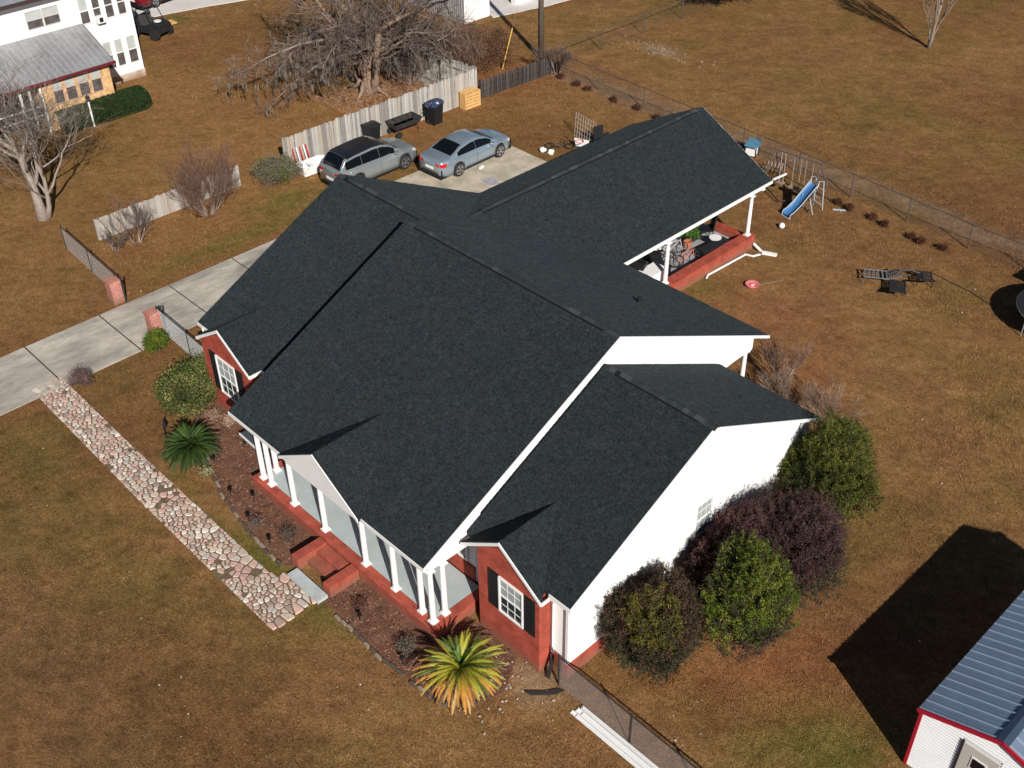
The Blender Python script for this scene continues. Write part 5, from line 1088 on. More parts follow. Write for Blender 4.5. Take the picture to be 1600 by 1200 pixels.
# downspouts lying by the rear porch
mb = MB(); mb.tube([(-12.25, 20.15, .08), (-12.35, 20.35, .08), (-12.25, 22.75, .08), (-11.95, 22.85, .08), (-11.8, 23.15, .1)], .045, 6); o = obj('loose_downspout', mb, WHITE); tag(o, 'long bent white downspout lying by the low rear brick wall', 'pipe')
mb = MB(); mb.prism([(-11.95, 23.45), (-11.85, 23.55), (-11.35, 23.75), (-11.3, 23.6), (-11.85, 23.35)], 0.0, .09); mb.beam((-12.35, 23.4, .3), (-11.95, 23.45, .06), .09, .07); o = obj('splash_spout', mb, WHITE); tag(o, 'short white spout end at the far end of the low rear brick wall', 'pipe')
# ball, pink disc with cord
mb = MB(); nl = 12
for a_ in range(nl+1):
    for b_ in range(20): th = math.pi*a_/nl; ph_ = 2*math.pi*b_/20; mb.v.append((.13*math.sin(th)*math.cos(ph_), .13*math.sin(th)*math.sin(ph_), .13+.13*math.cos(th)))
for a_ in range(nl):
    for b_ in range(20): mb.f.append((a_*20+b_, (a_+1)*20+b_, (a_+1)*20+(b_+1) % 20, a_*20+(b_+1) % 20)); mb.c.append(None); mb.m.append(0)
o = obj('ball', mb, WHITE, smooth=True); o.location = (-12.55, 25.75, 0); tag(o, 'white ball lying on the brown grass near the blue slide', 'ball')
t_ = thing('kettle_lid', 'pink round plastic saucer toy lying on the lawn', 'toy', None, (-10.65, 21.05, 0)); mb = MB(); mb.lathe((0, 0, 0), [(.02, .04), (.18, .05), (.27, .12), (.29, .12), (.2, .0), (.02, .0)], 20); obj('dish', mb, mat('pink_plastic', (.62, .18, .18), .5), t_, True); mb = MB(); mb.lathe((0, 0, .04), [(.1, 0), (.08, .06), (.01, .07)], 14); obj('knob', mb, mat('pink_plastic_pale', (.7, .35, .33), .5), t_, True); t_.name = 'saucer_toy'
mb = MB(); mb.tube([(-10.5, 21.3, .02), (-10.25, 21.8, .02), (-10.0, 22.3, .03)], .008, 5); o = obj('cord', mb, mat('tan_cord', (.32, .25, .18), .9)); tag(o, 'thin pale cord trailing over the lawn from the pink toy', 'cord')
mb = MB(); mb.tube([(-6.0, 27.0, .015), (-5.2, 26.9, .015), (-4.2, 26.8, .015), (-3.0, 26.4, .015)], .02, 4); o = obj('dark_line', mb, DARK); tag(o, 'thin dark line lying over the grass towards the trampoline', 'dark_line')  # thin dark tube laid flat along a line on the grass

# swing set
t_ = thing('swing_set', 'old metal swing set frame with hanging chains behind the rear porch', 'swing set', None, (0, 0, 0)); FR = mat('faded_steel', (.10, .085, .085), .7, noise=(6, .3))
ax, ay, bx_, by_ = -15.0, 28.4, -12.75, 28.55; tz = 2.0
mb = MB(); mb.tube([(ax-.1, ay, tz), (bx_+.1, by_, tz)], .035, 8); obj('top_bar', mb, FR, t_)
for (x, y) in ((ax, ay), (bx_, by_)):
    for sg in (-1, 1): mb = MB(); mb.tube([(x, y, tz), (x+(-.25 if x == ax else .25), y+sg*.85, 0)], .03, 7); obj('leg', mb, FR, t_)
for i, xx in enumerate((-14.7, -14.5, -14.05, -13.7, -13.45, -13.1)):
    yy = ay+(by_-ay)*(xx-ax)/(bx_-ax); mb = MB(); mb.tube([(xx, yy, tz), (xx+.02, yy+.02, .5)], .022 if i < 2 else .016, 5); obj('chain', mb, mat('pale_chain', (.32, .27, .25), .6), t_)
for a_, b_ in ((-14.7, -14.5), (-14.05, -13.7), (-13.45, -13.1)):
    mb = MB(); mb.box((a_-.08, ay-.1, .46), (b_+.08, ay+.18, .5)); obj('seat', mb, mat('faded_seat', (.30, .2, .17), .8), t_)
mb = MB(); mb.tube([(-15.1, 28.0, .3), (-14.0, 27.5, .12), (-13.2, 28.3, .12)], .03, 6); obj('brace', mb, DARK, t_)
settle(t_, (-13.9, 28.5, 0))
t_ = thing('toy_hammock', 'curved grey swing bench hanging beside the swing set', 'bench', None, (-15.7, 29.4, 0), R(20)); mb = MB()
for k2 in range(5): mb.tube([(-.35+k2*.17, -.5, .7), (-.35+k2*.17, -.1, .35), (-.35+k2*.17, .4, .33), (-.35+k2*.17, .6, .5)], .02, 5)
obj('seat', mb, mat('pale_chain', (.32, .27, .25), .6), t_); mb = MB(); mb.tube([(-.4, -.5, 0), (-.4, -.5, .9)], .02, 5); mb.tube([(.4, -.5, 0), (.4, -.5, .9)], .02, 5); mb.tube([(-.4, .5, 0), (-.4, .5, .5)], .02, 5); mb.tube([(.4, .5, 0), (.4, .5, .5)], .02, 5); obj('frame', mb, DARK, t_)
# slide
t_ = thing('slide', 'blue plastic slide with white rails and ladder on the rear lawn', 'slide'); SB = mat('slide_blue', (.05, .15, .33), .4, noise=(5, .1))
A = Vector((-12.98, 26.98, .12)); B = Vector((-12.66, 28.02, 1.12)); d = (B-A); sd_ = Vector((d.y, -d.x, 0)).normalized()
mb = MB(); prof = [(-.25, .12), (-.22, 0), (.22, 0), (.25, .12)]; pts = [A+Vector((0, -.28, -.02)), A, A+d*.33+Vector((0, 0, -.05)), A+d*.66, B-d*.06+Vector((0, 0, .02)), B+d*.08]
for P_ in pts: mb.v.extend([tuple(P_+sd_*a_+Vector((0, 0, b_))) for a_, b_ in prof])
for i in range(len(pts)-1):
    for j in range(3): mb.f.append((i*4+j, i*4+j+1, i*4+j+5, i*4+j+4)); mb.c.append(None); mb.m.append(0)
obj('chute', mb, SB, t_, True)
for sg in (-1, 1):
    mb = MB(); mb.tube([P_+sd_*sg*.26+Vector((0, 0, .13)) for P_ in pts], .02, 6); mb.tube([B+sd_*sg*.26, B+sd_*sg*.26+Vector((0, .1, .35)), B+sd_*sg*.26+Vector((.1, .32, .3)), B+sd_*sg*.3+Vector((.15, .45, -1.14))], .022, 6); obj('handrail', mb, mat('pale_blue_rail', (.45, .52, .58), .5), t_)
    mb = MB(); mb.tube([B+sd_*sg*.26-Vector((.0, .45, .3)), B+sd_*sg*.34+Vector((.05, -.2, -1.14))], .02, 6); obj('leg', mb, mat('pale_blue_rail', (.45, .52, .58), .5), t_)
for k2 in range(4): z = .25+k2*.24; mb = MB(); mb.tube([B+Vector((.13, .42, z-1.15))-sd_*.27, B+Vector((.13, .42, z-1.15))+sd_*.27], .018, 6); obj('rung', mb, mat('pale_blue_rail', (.45, .52, .58), .5), t_)
mb = MB(); mb.tube([A+sd_*.26+Vector((0, -.28, .1)), A+sd_*.26+Vector((-.02, -.3, -.1)), A-sd_*.26+Vector((-.02, -.3, -.1)), A-sd_*.26+Vector((0, -.28, .1))], .02, 6); obj('foot', mb, mat('pale_blue_rail', (.45, .52, .58), .5), t_)
settle(t_, (-12.8, 27.8, 0))
mb = MB(); mb.tube([(-11.9, 28.7, .03), (-11.4, 29.0, .05)], .03, 6); mb.tube([(-11.75, 28.95, .03), (-11.5, 28.75, .04)], .02, 6); o = obj('toy_part', mb, mat('pale_blue_plastic', (.35, .5, .58), .5)); tag(o, 'pale blue plastic toy piece on the grass right of the slide', 'toy')
# blue toy table behind the roof end
t_ = thing('play_table', 'small blue plastic play table beyond the far roof corner', 'table', None, (-17.75, 30.6, 0), R(15)); t_.scale = (.78,)*3; mb = MB(); mb.prism([(-.4, -.35), (.4, -.35), (.45, .35), (-.45, .35)], .68, .75); mb.box((-.4, .3, .75), (.4, .36, 1.0)); obj('top', mb, SB if False else mat('faded_blue_plastic', (.10, .24, .36), .5), t_)
mb = MB(); mb.box((-.3, -.3, .1), (.3, .25, .5)); obj('body', mb, WHITE, t_)
for a_ in (-.35, .35):
    for b_ in (-.28, .28): mb = MB(); mb.cyl((a_, b_, 0), .03, .68, 6); obj('leg', mb, DARK, t_)
# slatted metal loungers
def slat_chair(label, loc, rz, m_, L_=.9, back=.7, lean=.9):
    t_ = thing('slatted_lounger', label, 'lounger', 'black slatted garden loungers in the rear yard', loc, rz)
    for i in range(6): mb = MB(); mb.cbox((-.35+i*L_/6, 0, .3), (.07, .6, .02)); obj('slat', mb, m_, t_)
    for i in range(6): u_ = i/6*back; mb = MB(); mb.cbox((L_-.45+u_*math.sin(lean), 0, .32+u_*math.cos(lean)), (.02, .6, .07)); obj('slat', mb, m_, t_)
    mb = MB()
    for sg in (-1, 1): mb.tube([(-.45, sg*.3, 0), (-.4, sg*.3, .31), (L_-.45, sg*.3, .31), (L_-.45+back*math.sin(lean), sg*.3, .31+back*math.cos(lean))], .02, 6); mb.tube([(L_-.5, sg*.3, .31), (L_-.45, sg*.3, 0)], .02, 6)
    obj('frame', mb, m_, t_); return t_
GP = mat('grey_plastic_mesh', (.13, .14, .15), .5)
slat_chair('grey mesh lounger, left end of the group on the lawn', (-7.45, 24.85, 0), R(35), GP, 1.0, .5, 1.2)
slat_chair('black slatted lounger leaning down towards the camera in the middle of the group', (-6.35, 24.75, 0), R(-60), DARK, .7, .6, 1.3)
slat_chair('black slatted lounger at the right end of the group', (-5.95, 26.1, 0), R(-55), DARK, .8, .6, 1.0)
mb = MB(); mb.tube([(-7.0, 25.3, .25), (-6.6, 25.9, .45), (-6.2, 26.2, .3)], .03, 6); mb.tube([(-7.2, 25.4, .1), (-6.3, 26.3, .12)], .025, 6); o = obj('bent_pipe', mb, DARK); tag(o, 'bent black metal pipe lying between the loungers on the lawn', 'pipe')
# trampoline
t_ = thing('trampoline', 'round black trampoline cut by the right edge of the photo', 'trampoline', None, (-.45, 27.0, 0)); Rt = 1.95
mb = MB(); mb.cyl((0, 0, .80), Rt-.25, .02, 48); obj('mat', mb, mat('black_mat', (.008, .008, .009), .8), t_)
mb = MB(); mb.lathe((0, 0, .83), [(Rt-.28, 0), (Rt, 0), (Rt+.02, -.05), (Rt-.02, -.06)], 48); obj('pad', mb, mat('dark_pad', (.02, .02, .024), .6), t_)
mb = MB(); mb.tube([(math.cos(k2*math.pi/24)*Rt, math.sin(k2*math.pi/24)*Rt, .80) for k2 in range(49)], .025, 6); obj('frame', mb, STEEL, t_)
for k2 in range(6): an = k2*math.pi/3; mb = MB(); mb.tube([(math.cos(an)*Rt, math.sin(an)*Rt, .8), (math.cos(an)*Rt, math.sin(an)*Rt, 0)], .025, 6); obj('leg', mb, STEEL, t_)
mb = MB(); r = random.Random(2)
t_ = thing('garden_table', 'dark covered garden table behind the trampoline at the right edge', 'table', None, (-1.9, 29.2, 0)); mb = MB(); mb.prism([(-.9, -.5), (.9, -.6), (1.0, .5), (-.8, .6)], .55, .62); obj('top', mb, DARK, t_)
for a_ in (-.7, .75):
    for b_ in (-.4, .4): mb = MB(); mb.cyl((a_, b_, 0), .03, .56, 6); obj('leg', mb, DARK, t_)
# mesh crate / hoop behind the wing
t_ = thing('wire_panel', 'grey wire grid panel standing behind the left roof slope of the wing', 'wire panel', None, (-24.55, 26.0, 0), R(-10)); mb = MB()
for k2 in range(9): mb.tube([(-.8+k2*.2, 0, 0), (-.8+k2*.2, .1, 1.25)], .011, 4)
for k2 in range(6): mb.tube([(-.8, .02*k2, .05+k2*.24), (.8, .02*k2, .05+k2*.24)], .011, 4)
obj('grid', mb, mat('pale_wire2', (.42, .38, .36), .6), t_); mb = MB(); mb.box((.8, -.05, 0), (.86, .5, 1.1)); mb.box((.8, .5, 0), (.84, .9, .6)); obj('stand', mb, DARK, t_)
t_ = thing('basketball_backboard', 'small white and pink play backboard leaning on the wire panel', 'backboard', None, (-24.1, 25.35, 0), R(20)); mb = MB(); mb.prism([(-.3, .1), (.3, .1), (.4, .5), (-.4, .5)], -.02, .02, 'y'); obj('board', mb, WHITE, t_); mb = MB(); mb.tube([(.2*math.cos(k2*.4), -.25+.2*math.sin(k2*.4), .5) for k2 in range(17)], .02, 6); obj('hoop', mb, mat('pink_plastic', (.62, .18, .18), .5), t_)
for i, (x, y, l) in enumerate([(-25.2, 23.75, 'crumpled white bag left of the other one beyond the concrete pad'), (-24.75, 23.85, 'crumpled white bag nearest the wing roof beyond the pad')]):
    mb = MB(); r = random.Random(i)
    for a_ in range(6):
        for b_ in range(10): th = math.pi*a_/5; ph_ = 2*math.pi*b_/10; k_ = .17*(1+r.uniform(-.25, .25)); mb.v.append((k_*math.sin(th)*math.cos(ph_), k_*math.sin(th)*math.sin(ph_), .12+k_*.7*math.cos(th)))
    for a_ in range(5):
        for b_ in range(10): mb.f.append((a_*10+b_, (a_+1)*10+b_, (a_+1)*10+(b_+1) % 10, a_*10+(b_+1) % 10)); mb.c.append(None); mb.m.append(0)
    o = obj('white_bag', mb, WHITE); o.location = (x, y, 0); tag(o, l, 'bag', 'white bags by the concrete pad')
t_ = thing('bent_bicycle', 'dark child bicycle lying on the grass beside the white bags', 'bicycle', None, (-25.0, 24.6, .05), R(40)); mb = MB(); mb.tube([(-.3, 0, .05), (.1, .25, .15), (.4, 0, .1), (.1, -.1, .05), (-.3, 0, .05)], .025, 5); mb.tube([(.4, 0, .1), (.5, .3, .3), (.3, .45, .35)], .02, 5); obj('frame', mb, DARK, t_)
for x in (-.4, .6): mb = MB(); mb.tube([(x+.22*math.cos(k2*.5236), .22*math.sin(k2*.5236), .06+.03*math.sin(k2*.5236)) for k2 in range(13)], .025, 5); obj('wheel', mb, TYRE, t_)
# oil drips, cardboard on pad
mb = MB(); mb.prism([(-25.2, 19.6), (-24.4, 19.4), (-24.25, 19.9), (-24.9, 20.3)], .034, .045); o = obj('grey_sheet', mb, mat('wrinkled_sheet', (.36, .34, .36), .6, noise=(9, .4))); tag(o, 'wrinkled grey plastic sheet lying on the concrete pad', 'sheet')
mb = MB(); mb.cbox((-26.0, 20.4, .09), (.12, .3, .1), .3); o = obj('shoe', mb, mat('white_plastic', (.75, .75, .75), .5)); o.name = 'small_block'; tag(o, 'small pale block on the pad beside the sedan door', 'block')
# garden hook
mb = MB(); mb.tube([(0, 0, 0), (.02, 0, .55), (.1, 0, .7), (.2, 0, .65), (.2, 0, .5)], .02, 6); mb.cbox((.2, 0, .42), (.1, .1, .14)); o = obj('garden_hook', mb, DARK); o.location = (-18.9, -.75, 0); o.rotation_euler = (0, 0, 2.4); tag(o, 'small black garden hook between the flecked shrub and the dark palm', 'hook')
# path lights along the bed
t0 = thing('path_light', 'small black path light on the bed edging, farthest left beyond the dark palm', 'light', 'small black path lights along the bed edge', (-16.6, -.3, 0))
mb = MB(); mb.cyl((0, 0, 0), .014, .26, 6); obj('stake', mb, VENT, t0); mb = MB(); mb.lathe((0, 0, .26), [(.02, 0), (.075, .015), (.07, .05), (.01, .07)], 12); obj('lamp_head', mb, VENT, t0)
for x, y, l in [(-14.9, -.75, 'path light in the bed below the left porch columns'), (-13.5, -1.0, 'path light in the bed midway between left columns and steps'), (-12.2, -1.1, 'path light in the bed closest to the front steps'), (-14.2, -.35, 'path light close to the porch brick base below the left columns'), (-7.9, -1.0, 'path light in the bed just right of the front steps'), (-5.9, -1.1, 'path light in the bed edge near the yellow sago palm')]:
    place(copy_tree(t0), (x, y, 0), 0, 'small black '+l)
t_ = thing('garden_bench', 'low dark bench with white front edge beside the left porch columns', 'bench', None, (-16.3, 1.15, 0), R(-2)); mb = MB(); mb.box((-.55, -.22, .40), (.55, .25, .45)); obj('seat', mb, mat('slate_board', (.06, .075, .09), .6), t_); mb = MB(); mb.box((-.57, -.26, .38), (.57, -.222, .46)); obj('edge', mb, WHITE, t_)
for a_ in (-.48, .48): mb = MB(); mb.box((a_-.04, -.2, 0), (a_+.04, .22, .398)); obj('leg', mb, DARK, t_)
# scattered pale pebbles / litter
r = random.Random(31); mb = MB()
for _ in range(330):
    x, y = r.uniform(-30, 12), r.uniform(-8, 30)
    if any(a_ < x < b_ and c_ < y < d2 for a_, b_, c_, d2 in HARD): continue
    s_ = r.uniform(.02, .055); mb.cbox((x, y, .03), (s_, s_*r.uniform(.5, 1), .02), r.uniform(0, 3), r.choice(((.5, .42, .33), (.42, .33, .24), (.6, .54, .46), (.35, .22, .13))), r.uniform(-.4, .4))
for _ in range(60):
    x, y = r.gauss(-29.6, 1.4), r.gauss(37.7, .5); s_ = r.uniform(.04, .10); mb.cbox((x, y, .03), (s_, s_*.7, .05), r.uniform(0, 3), r.choice(((.36, .28, .22), (.30, .22, .16))))
for _ in range(50):
    x, y = r.gauss(-3.3, .7), r.gauss(.2, .6); s_ = r.uniform(.02, .07); mb.cbox((x, y, .03), (s_, s_*.7, .03), r.uniform(0, 3), r.choice(((.5, .42, .36), (.42, .33, .26))))
o = obj('litter', mb, MATS['chips'], kind='stuff'); tag(o, 'scattered pale leaves, chips and pebbles over the brown lawn', 'litter')

# ------------------------------------------------------------------ rear porch contents
def bicycle(label, loc, rz, m_, s_=1.0):
    t_ = thing('bicycle', label, 'bicycle', None, loc, rz); t_.scale = (s_,)*3
    for x in (-.5, .5):
        mb = MB(); mb.tube([(x+.3*math.cos(k2*.3927), 0, .32+.3*math.sin(k2*.3927)) for k2 in range(17)], .022, 6); w_ = obj('wheel', mb, TYRE, t_)
        mb = MB()
        for k2 in range(6): mb.tube([(x, 0, .32), (x+.29*math.cos(k2*1.047), 0, .32+.29*math.sin(k2*1.047))], .004, 3)
        obj('spokes', mb, STEEL, w_)
    mb = MB(); mb.tube([(-.5, 0, .32), (-.1, 0, .3), (.38, 0, .75), (-.18, 0, .72), (-.5, 0, .32)], .022, 6); mb.tube([(-.1, 0, .3), (-.2, 0, .82)], .02, 6); mb.tube([(.5, 0, .32), (.36, 0, .85)], .02, 6); obj('frame', mb, m_, t_)
    mb = MB(); mb.cbox((-.2, 0, .85), (.24, .1, .05)); obj('saddle', mb, TRIMB, t_); mb = MB(); mb.tube([(.3, -.25, .92), (.37, 0, .87), (.3, .25, .92)], .015, 6); obj('handlebar', mb, STEEL, t_)
bicycle('dark bicycle parked on the rear porch behind the middle column', (-13.8, 19.3, .22), R(50), DARK)
bicycle('red and white child bicycle on the rear porch beside the low wall', (-13.4, 20.2, .22), R(75), mat('salmon_paint', (.62, .20, .14), .4), .8)
bicycle('grey bicycle with pale frame on the rear porch near the plant', (-14.3, 20.4, .22), R(60), mat('pale_paint', (.5, .48, .48), .4), .85)
t_ = thing('grill', 'black covered barbecue grill on the rear porch at the near end', 'grill', None, (-14.0, 17.6, .22), R(20)); mb = MB(); mb.box((-.5, -.3, .0), (.5, .3, .75)); obj('cabinet', mb, DARK, t_); mb = MB(); mb.prism([(-.32, .76), (.32, .76), (.28, .95), (.1, 1.05), (-.1, 1.05), (-.28, .95)], -.5, .5, 'x'); obj('hood', mb, TRIMB, t_); mb = MB(); mb.box((.52, -.25, .7), (.85, .25, .74)); obj('side_shelf', mb, DARK, t_)
t_ = thing('storage_chest', 'white storage chest beside the near rear porch column', 'chest', None, (-13.25, 17.75, .0), R(0)); mb = MB(); mb.box((-.32, -.6, .22), (.32, .6, 1.0)); obj('box', mb, WHITE, t_); mb = MB(); mb.box((-.34, -.62, 1.002), (.34, .62, 1.05)); obj('lid', mb, WHITE, t_)
t_ = thing('plant_pot', 'green leafy potted plant on the rear porch', 'potted plant', None, (-14.2, 21.3, .22)); mb = MB(); mb.lathe((0, 0, 0), [(.14, 0), (.2, .32), (.17, .32), (.1, .2)], 14); obj('pot', mb, mat('terracotta', (.35, .13, .07), .8), t_, True)
V_, F_, T_, cp = leaf_cloud(1500, (0, 0, .8), (.35, .35, .45), [(.05, .12, .02), (.08, .16, .03)], 3, .12, 40, csz=.08); link('foliage', np_mesh('foliage', V_, F_, LEAF, T_), t_)
t_ = thing('patio_chair', 'black patio chair on the far end of the rear porch', 'chair', None, (-14.2, 22.5, .22), R(-40)); mb = MB(); mb.box((-.28, -.28, .4), (.28, .28, .46)); obj('seat', mb, TRIMB, t_); mb = MB(); mb.cbox((0, .3, .8), (.56, .05, .7), 0, None, -.15); obj('backrest', mb, TRIMB, t_)
for a_ in (-.25, .25):
    for b_ in (-.25, .25): mb = MB(); mb.cyl((a_, b_, 0), .02, .4, 6); obj('leg', mb, DARK, t_)
t_ = thing('side_table', 'white topped small table with clutter at the far end of the rear porch', 'table', None, (-13.4, 22.1, .22)); mb = MB(); mb.cyl((0, 0, .45), .26, .03, 16); obj('top', mb, WHITE, t_); mb = MB(); mb.cyl((0, 0, 0), .03, .45, 8); mb.cyl((0, 0, 0), .18, .03, 12); obj('pedestal', mb, WHITE, t_)
for l_, (x, y, a_, w_, d3, h_) in (('black box added to darken the rear porch behind the bicycles', (-14.4, 19.0, .1, .9, .5, .6)), ('dark box added to darken the near end of the rear porch', (-13.6, 18.75, -.2, .8, .5, .5)), ('tall black box added to darken the far end of the rear porch', (-14.6, 22.0, .05, .6, .9, 1.5)), ('low black box added to darken the rear porch along the low wall', (-13.1, 21.6, 1.5, 1.5, .35, .42))):  # black boxes added only to make the rear porch darker
    t_ = thing('darkening_box', l_, 'box', None, (x, y, .22), a_); mb = MB(); mb.box((-w_/2, -d3/2, 0), (w_/2, d3/2, h_)); obj('body', mb, TRIMB, t_); mb = MB(); mb.box((-w_/2-.03, -d3/2-.03, h_+.002), (w_/2+.03, d3/2+.03, h_+.05)); obj('lid', mb, DARK, t_)
t_ = thing('storage_crate', 'grey plastic crate on the rear porch floor by the grill', 'crate', None, (-14.0, 18.6, .22), .3); mb = MB(); mb.box((-.3, -.2, 0), (.3, .2, .3)); obj('box', mb, mat('grey_tub', (.22, .22, .23), .6), t_); mb = MB(); mb.box((-.32, -.22, .302), (.32, .22, .34)); obj('lid', mb, mat('black_lid', (.03, .03, .03), .6), t_)

# ------------------------------------------------------------------ metal shed, bottom right
shed = thing('metal_shed', 'white ribbed metal shed with blue grey roof and red trim at the lower right', 'shed')
sx0, sx1, sy0, sy1, sz, sa = 5.22, 8.95, 5.86, 13.0, 2.15, 2.78
SW = mat('shed_white', (.72, .73, .74), .45, noise=(2, .05)); SR = mat('shed_roof_blue', (.20, .26, .36), .38, metal=.25, noise=(1.2, .10), noise2=(8, .05)); RT = mat('red_trim', (.38, .012, .03), .4)
smx = (sx0+sx1)/2
mb = MB(); mb.prism([(sx0, 0), (sx1, 0), (sx1, sz), (smx, sa), (sx0, sz)], sy0, sy0+.03, 'y'); mb.box((sx0, sy0+.03, 0), (sx0+.03, sy1, sz)); mb.box((sx1-.03, sy0+.03, 0), (sx1, sy1, sz)); mb.prism([(sx0, 0), (sx1, 0), (sx1, sz), (smx, sa), (sx0, sz)], sy1, sy1+.03, 'y')
wl = obj('wall', mb, SW, shed)
# horizontal corrugations on the front wall
rbm = MB(); z = .05; poly = [(sx0+.05, 0), (sx1-.05, 0), (sx1-.05, sz), (smx, sa-.02), (sx0+.05, sz)]
while z < sa-.08:
    s_ = scan(poly, z+.02)
    if s_:
        for (a_, b_) in ([(s_[0], 6.28), (7.25, s_[1])] if z < 2.06 else [s_]):
            if b_-a_ > .05:
                mb = MB(); mb.add([(a_, sy0, z), (b_, sy0, z), (b_, sy0-.03, z+.028), (a_, sy0-.03, z+.028), (b_, sy0, z+.075), (a_, sy0, z+.075)], [(0, 1, 2, 3), (3, 2, 4, 5)]); obj('rib', mb, SW, wl)
    z += .10
mb = MB(); mb.box((6.34, sy0-.03, 0), (7.2, sy0-.004, 2.02)); dr = obj('door', mb, mat('beige_door', (.50, .47, .43), .5), shed); mb = MB(); mb.box((6.60, sy0-.045, 1.35), (6.98, sy0-.031, 1.75)); obj('window_frame', mb, WHITE, dr); mb = MB(); mb.box((6.64, sy0-.055, 1.39), (6.94, sy0-.046, 1.71)); obj('pane', mb, TINTG, dr)
mb = MB(); mb.box((6.28, sy0-.05, 0), (6.335, sy0-.002, 2.08)); obj('door_jamb', mb, mat('dark_brown_trim', (.03, .02, .02), .6), dr)
for sg, (xa, xb) in ((-1, (sx0-.09, smx)), (1, (sx1+.09, smx))):
    za = sz-(sa-sz)*.09/(smx-sx0); mb = MB(); y0_ = sy0-.06; y1_ = sy1+.08
    mb.add([(xa, y0_, za+.02), (xa, y1_, za+.02), (xb, y1_, sa+.02), (xb, y0_, sa+.02), (xa, y0_, za), (xa, y1_, za), (xb, y1_, sa), (xb, y0_, sa)], [(0,1,2,3),(7,6,5,4),(0,4,5,1),(0,3,7,4),(1,5,6,2)]); ro = obj('roof', mb, SR, shed)
    n = int((y1_-y0_)/.305)
    for i in range(n+1):
        yy = y0_+.06+i*.305
        mb = MB(); mb.beam((xa+.01, yy, za+.035), (xb, yy, sa+.035), .035, .03); obj('roof_rib', mb, mat('shed_rib_blue', (.36, .44, .54), .38, metal=.25), ro)
    for k2 in range(int((y1_-y0_)/.1)):
        yy = y0_+.1+k2*.1017
        if k2 % 3: mb2 = MB() if k2 == 1 else mb2; mb2.beam((xa+.01, yy, za+.025), (xb, yy, sa+.025), .012, .012)
    obj('roof_minor_ribs', mb2, SR, ro, kind='stuff')
    mb = MB(); mb.beam((xa, y0_-.01, za-.01), (xb, y0_-.01, sa-.01), .05, .11); obj('rake_trim', mb, RT, shed)
mb = MB(); mb.box((sx0-.035, sy0-.04, 0), (sx0+.05, sy0-.001, sz)); obj('corner_trim', mb, RT, shed)
mb = MB(); mb.add([(smx-.15, sy0-.07, sa+.01), (smx, sy0-.07, sa+.065), (smx+.15, sy0-.07, sa+.01), (smx-.15, sy1+.1, sa+.01), (smx, sy1+.1, sa+.065), (smx+.15, sy1+.1, sa+.01)], [(0,3,4,1),(1,4,5,2)]); obj('ridge_flashing', mb, mat('dark_blue_metal', (.06, .09, .14), .4, metal=.3), shed)
settle(shed, (smx, sy0, 0))

# ------------------------------------------------------------------ neighbour's two storey house, top left
nb = thing('white_house', 'two storey white house with many windows and a stone annex at the top left', 'house')
NX = -47.95; NW = mat('neighbour_white', (.82, .81, .79), .5)
mb = MB(); mb.box((NX-8, -6, .42), (NX, 14.93, 5.75)); obj('wall', mb, NW, nb)
mb = MB(); mb.box((NX-8.02, -6.02, -.05), (NX+.03, 14.96, .419)); obj('foundation', mb, brick_mat('pale_brick', (.55, .42, .33), (.48, .35, .27), (.6, .55, .5)), nb)
mb = MB(); mb.add([(NX+.55, -6.5, 5.72), (NX+.55, 15.4, 5.72), (NX-4, 15.4, 7.4), (NX-4, -6.5, 7.4), (NX-8.5, -6.5, 5.72), (NX-8.5, 15.4, 5.72)], [(0,1,2,3),(3,2,5,4)]); mb.add([(NX+.55, -6.5, 5.60), (NX+.55, 15.4, 5.60), (NX-8.5, 15.4, 5.60), (NX-8.5, -6.5, 5.60)], [(0,3,2,1)]); rf = obj('roof', mb, mat('grey_metal_roof', (.25, .27, .30), .4, metal=.2, noise=(1, .15)), nb)
for k2 in range(30): mb = MB(); mb.beam((NX+.55, -6.2+k2*.74, 5.74), (NX-4, -6.2+k2*.74, 7.42), .03, .03); obj('roof_seam', mb, mat('grey_metal_seam', (.33, .35, .37), .4), rf)
mb = MB(); mb.box((NX+.551, -6.5, 5.55), (NX+.60, 15.4, 5.74)); obj('fascia', mb, mat('dark_brown_fascia', (.05, .03, .028), .6), nb)
def nwin(y0_, y1_, z0, z1, X_, shade=True, fm=WHITE, blindfrac=.5):
    mb = MB(); f_ = .035; mb.box((X_, y0_, z0), (X_+.05, y1_, z0+f_)); mb.box((X_, y0_, z1-f_), (X_+.05, y1_, z1)); mb.box((X_, y0_, z0+f_), (X_+.05, y0_+f_, z1-f_)); mb.box((X_, y1_-f_, z0+f_), (X_+.05, y1_, z1-f_))
    o = obj('window', mb, fm, nb); zm = z0+(z1-z0)*.5
    mb = MB(); mb.box((X_+.001, y0_+f_, z0+f_), (X_+.012, y1_-f_, zm)); obj('pane', mb, mat('grey_glass', (.09, .08, .078), .15, noise=(3, .4), spec=.3), o)
    mb = MB(); mb.box((X_+.001, y0_+f_, zm), (X_+.018, y1_-f_, z1-f_)); obj('pane', mb, mat('pale_blind', (.42, .44, .42), .5, noise=(2, .1)) if shade else mat('grey_glass', (.09, .08, .078), .15), o)
    mb = MB(); mb.box((X_+.019, y0_+f_, zm-.03), (X_+.03, y1_-f_, zm+.02)); obj('sash', mb, fm, o)
for a_, b_ in ((9.15, 10.02), (10.06, 10.93)): nwin(a_, b_, 4.08, 5.0, NX, True, mat('white_frame_dark', (.5, .48, .46), .5))
for a_, b_ in ((12.0, 12.53), (12.74, 13.2), (13.42, 13.93), (14.14, 14.64)): nwin(a_, b_, 3.62, 4.98, NX, a_ < 12.5)
for a_, b_ in ((12.8, 13.3), (13.48, 13.97), (14.2, 14.75)): nwin(a_, b_, .92, 2.42, NX)
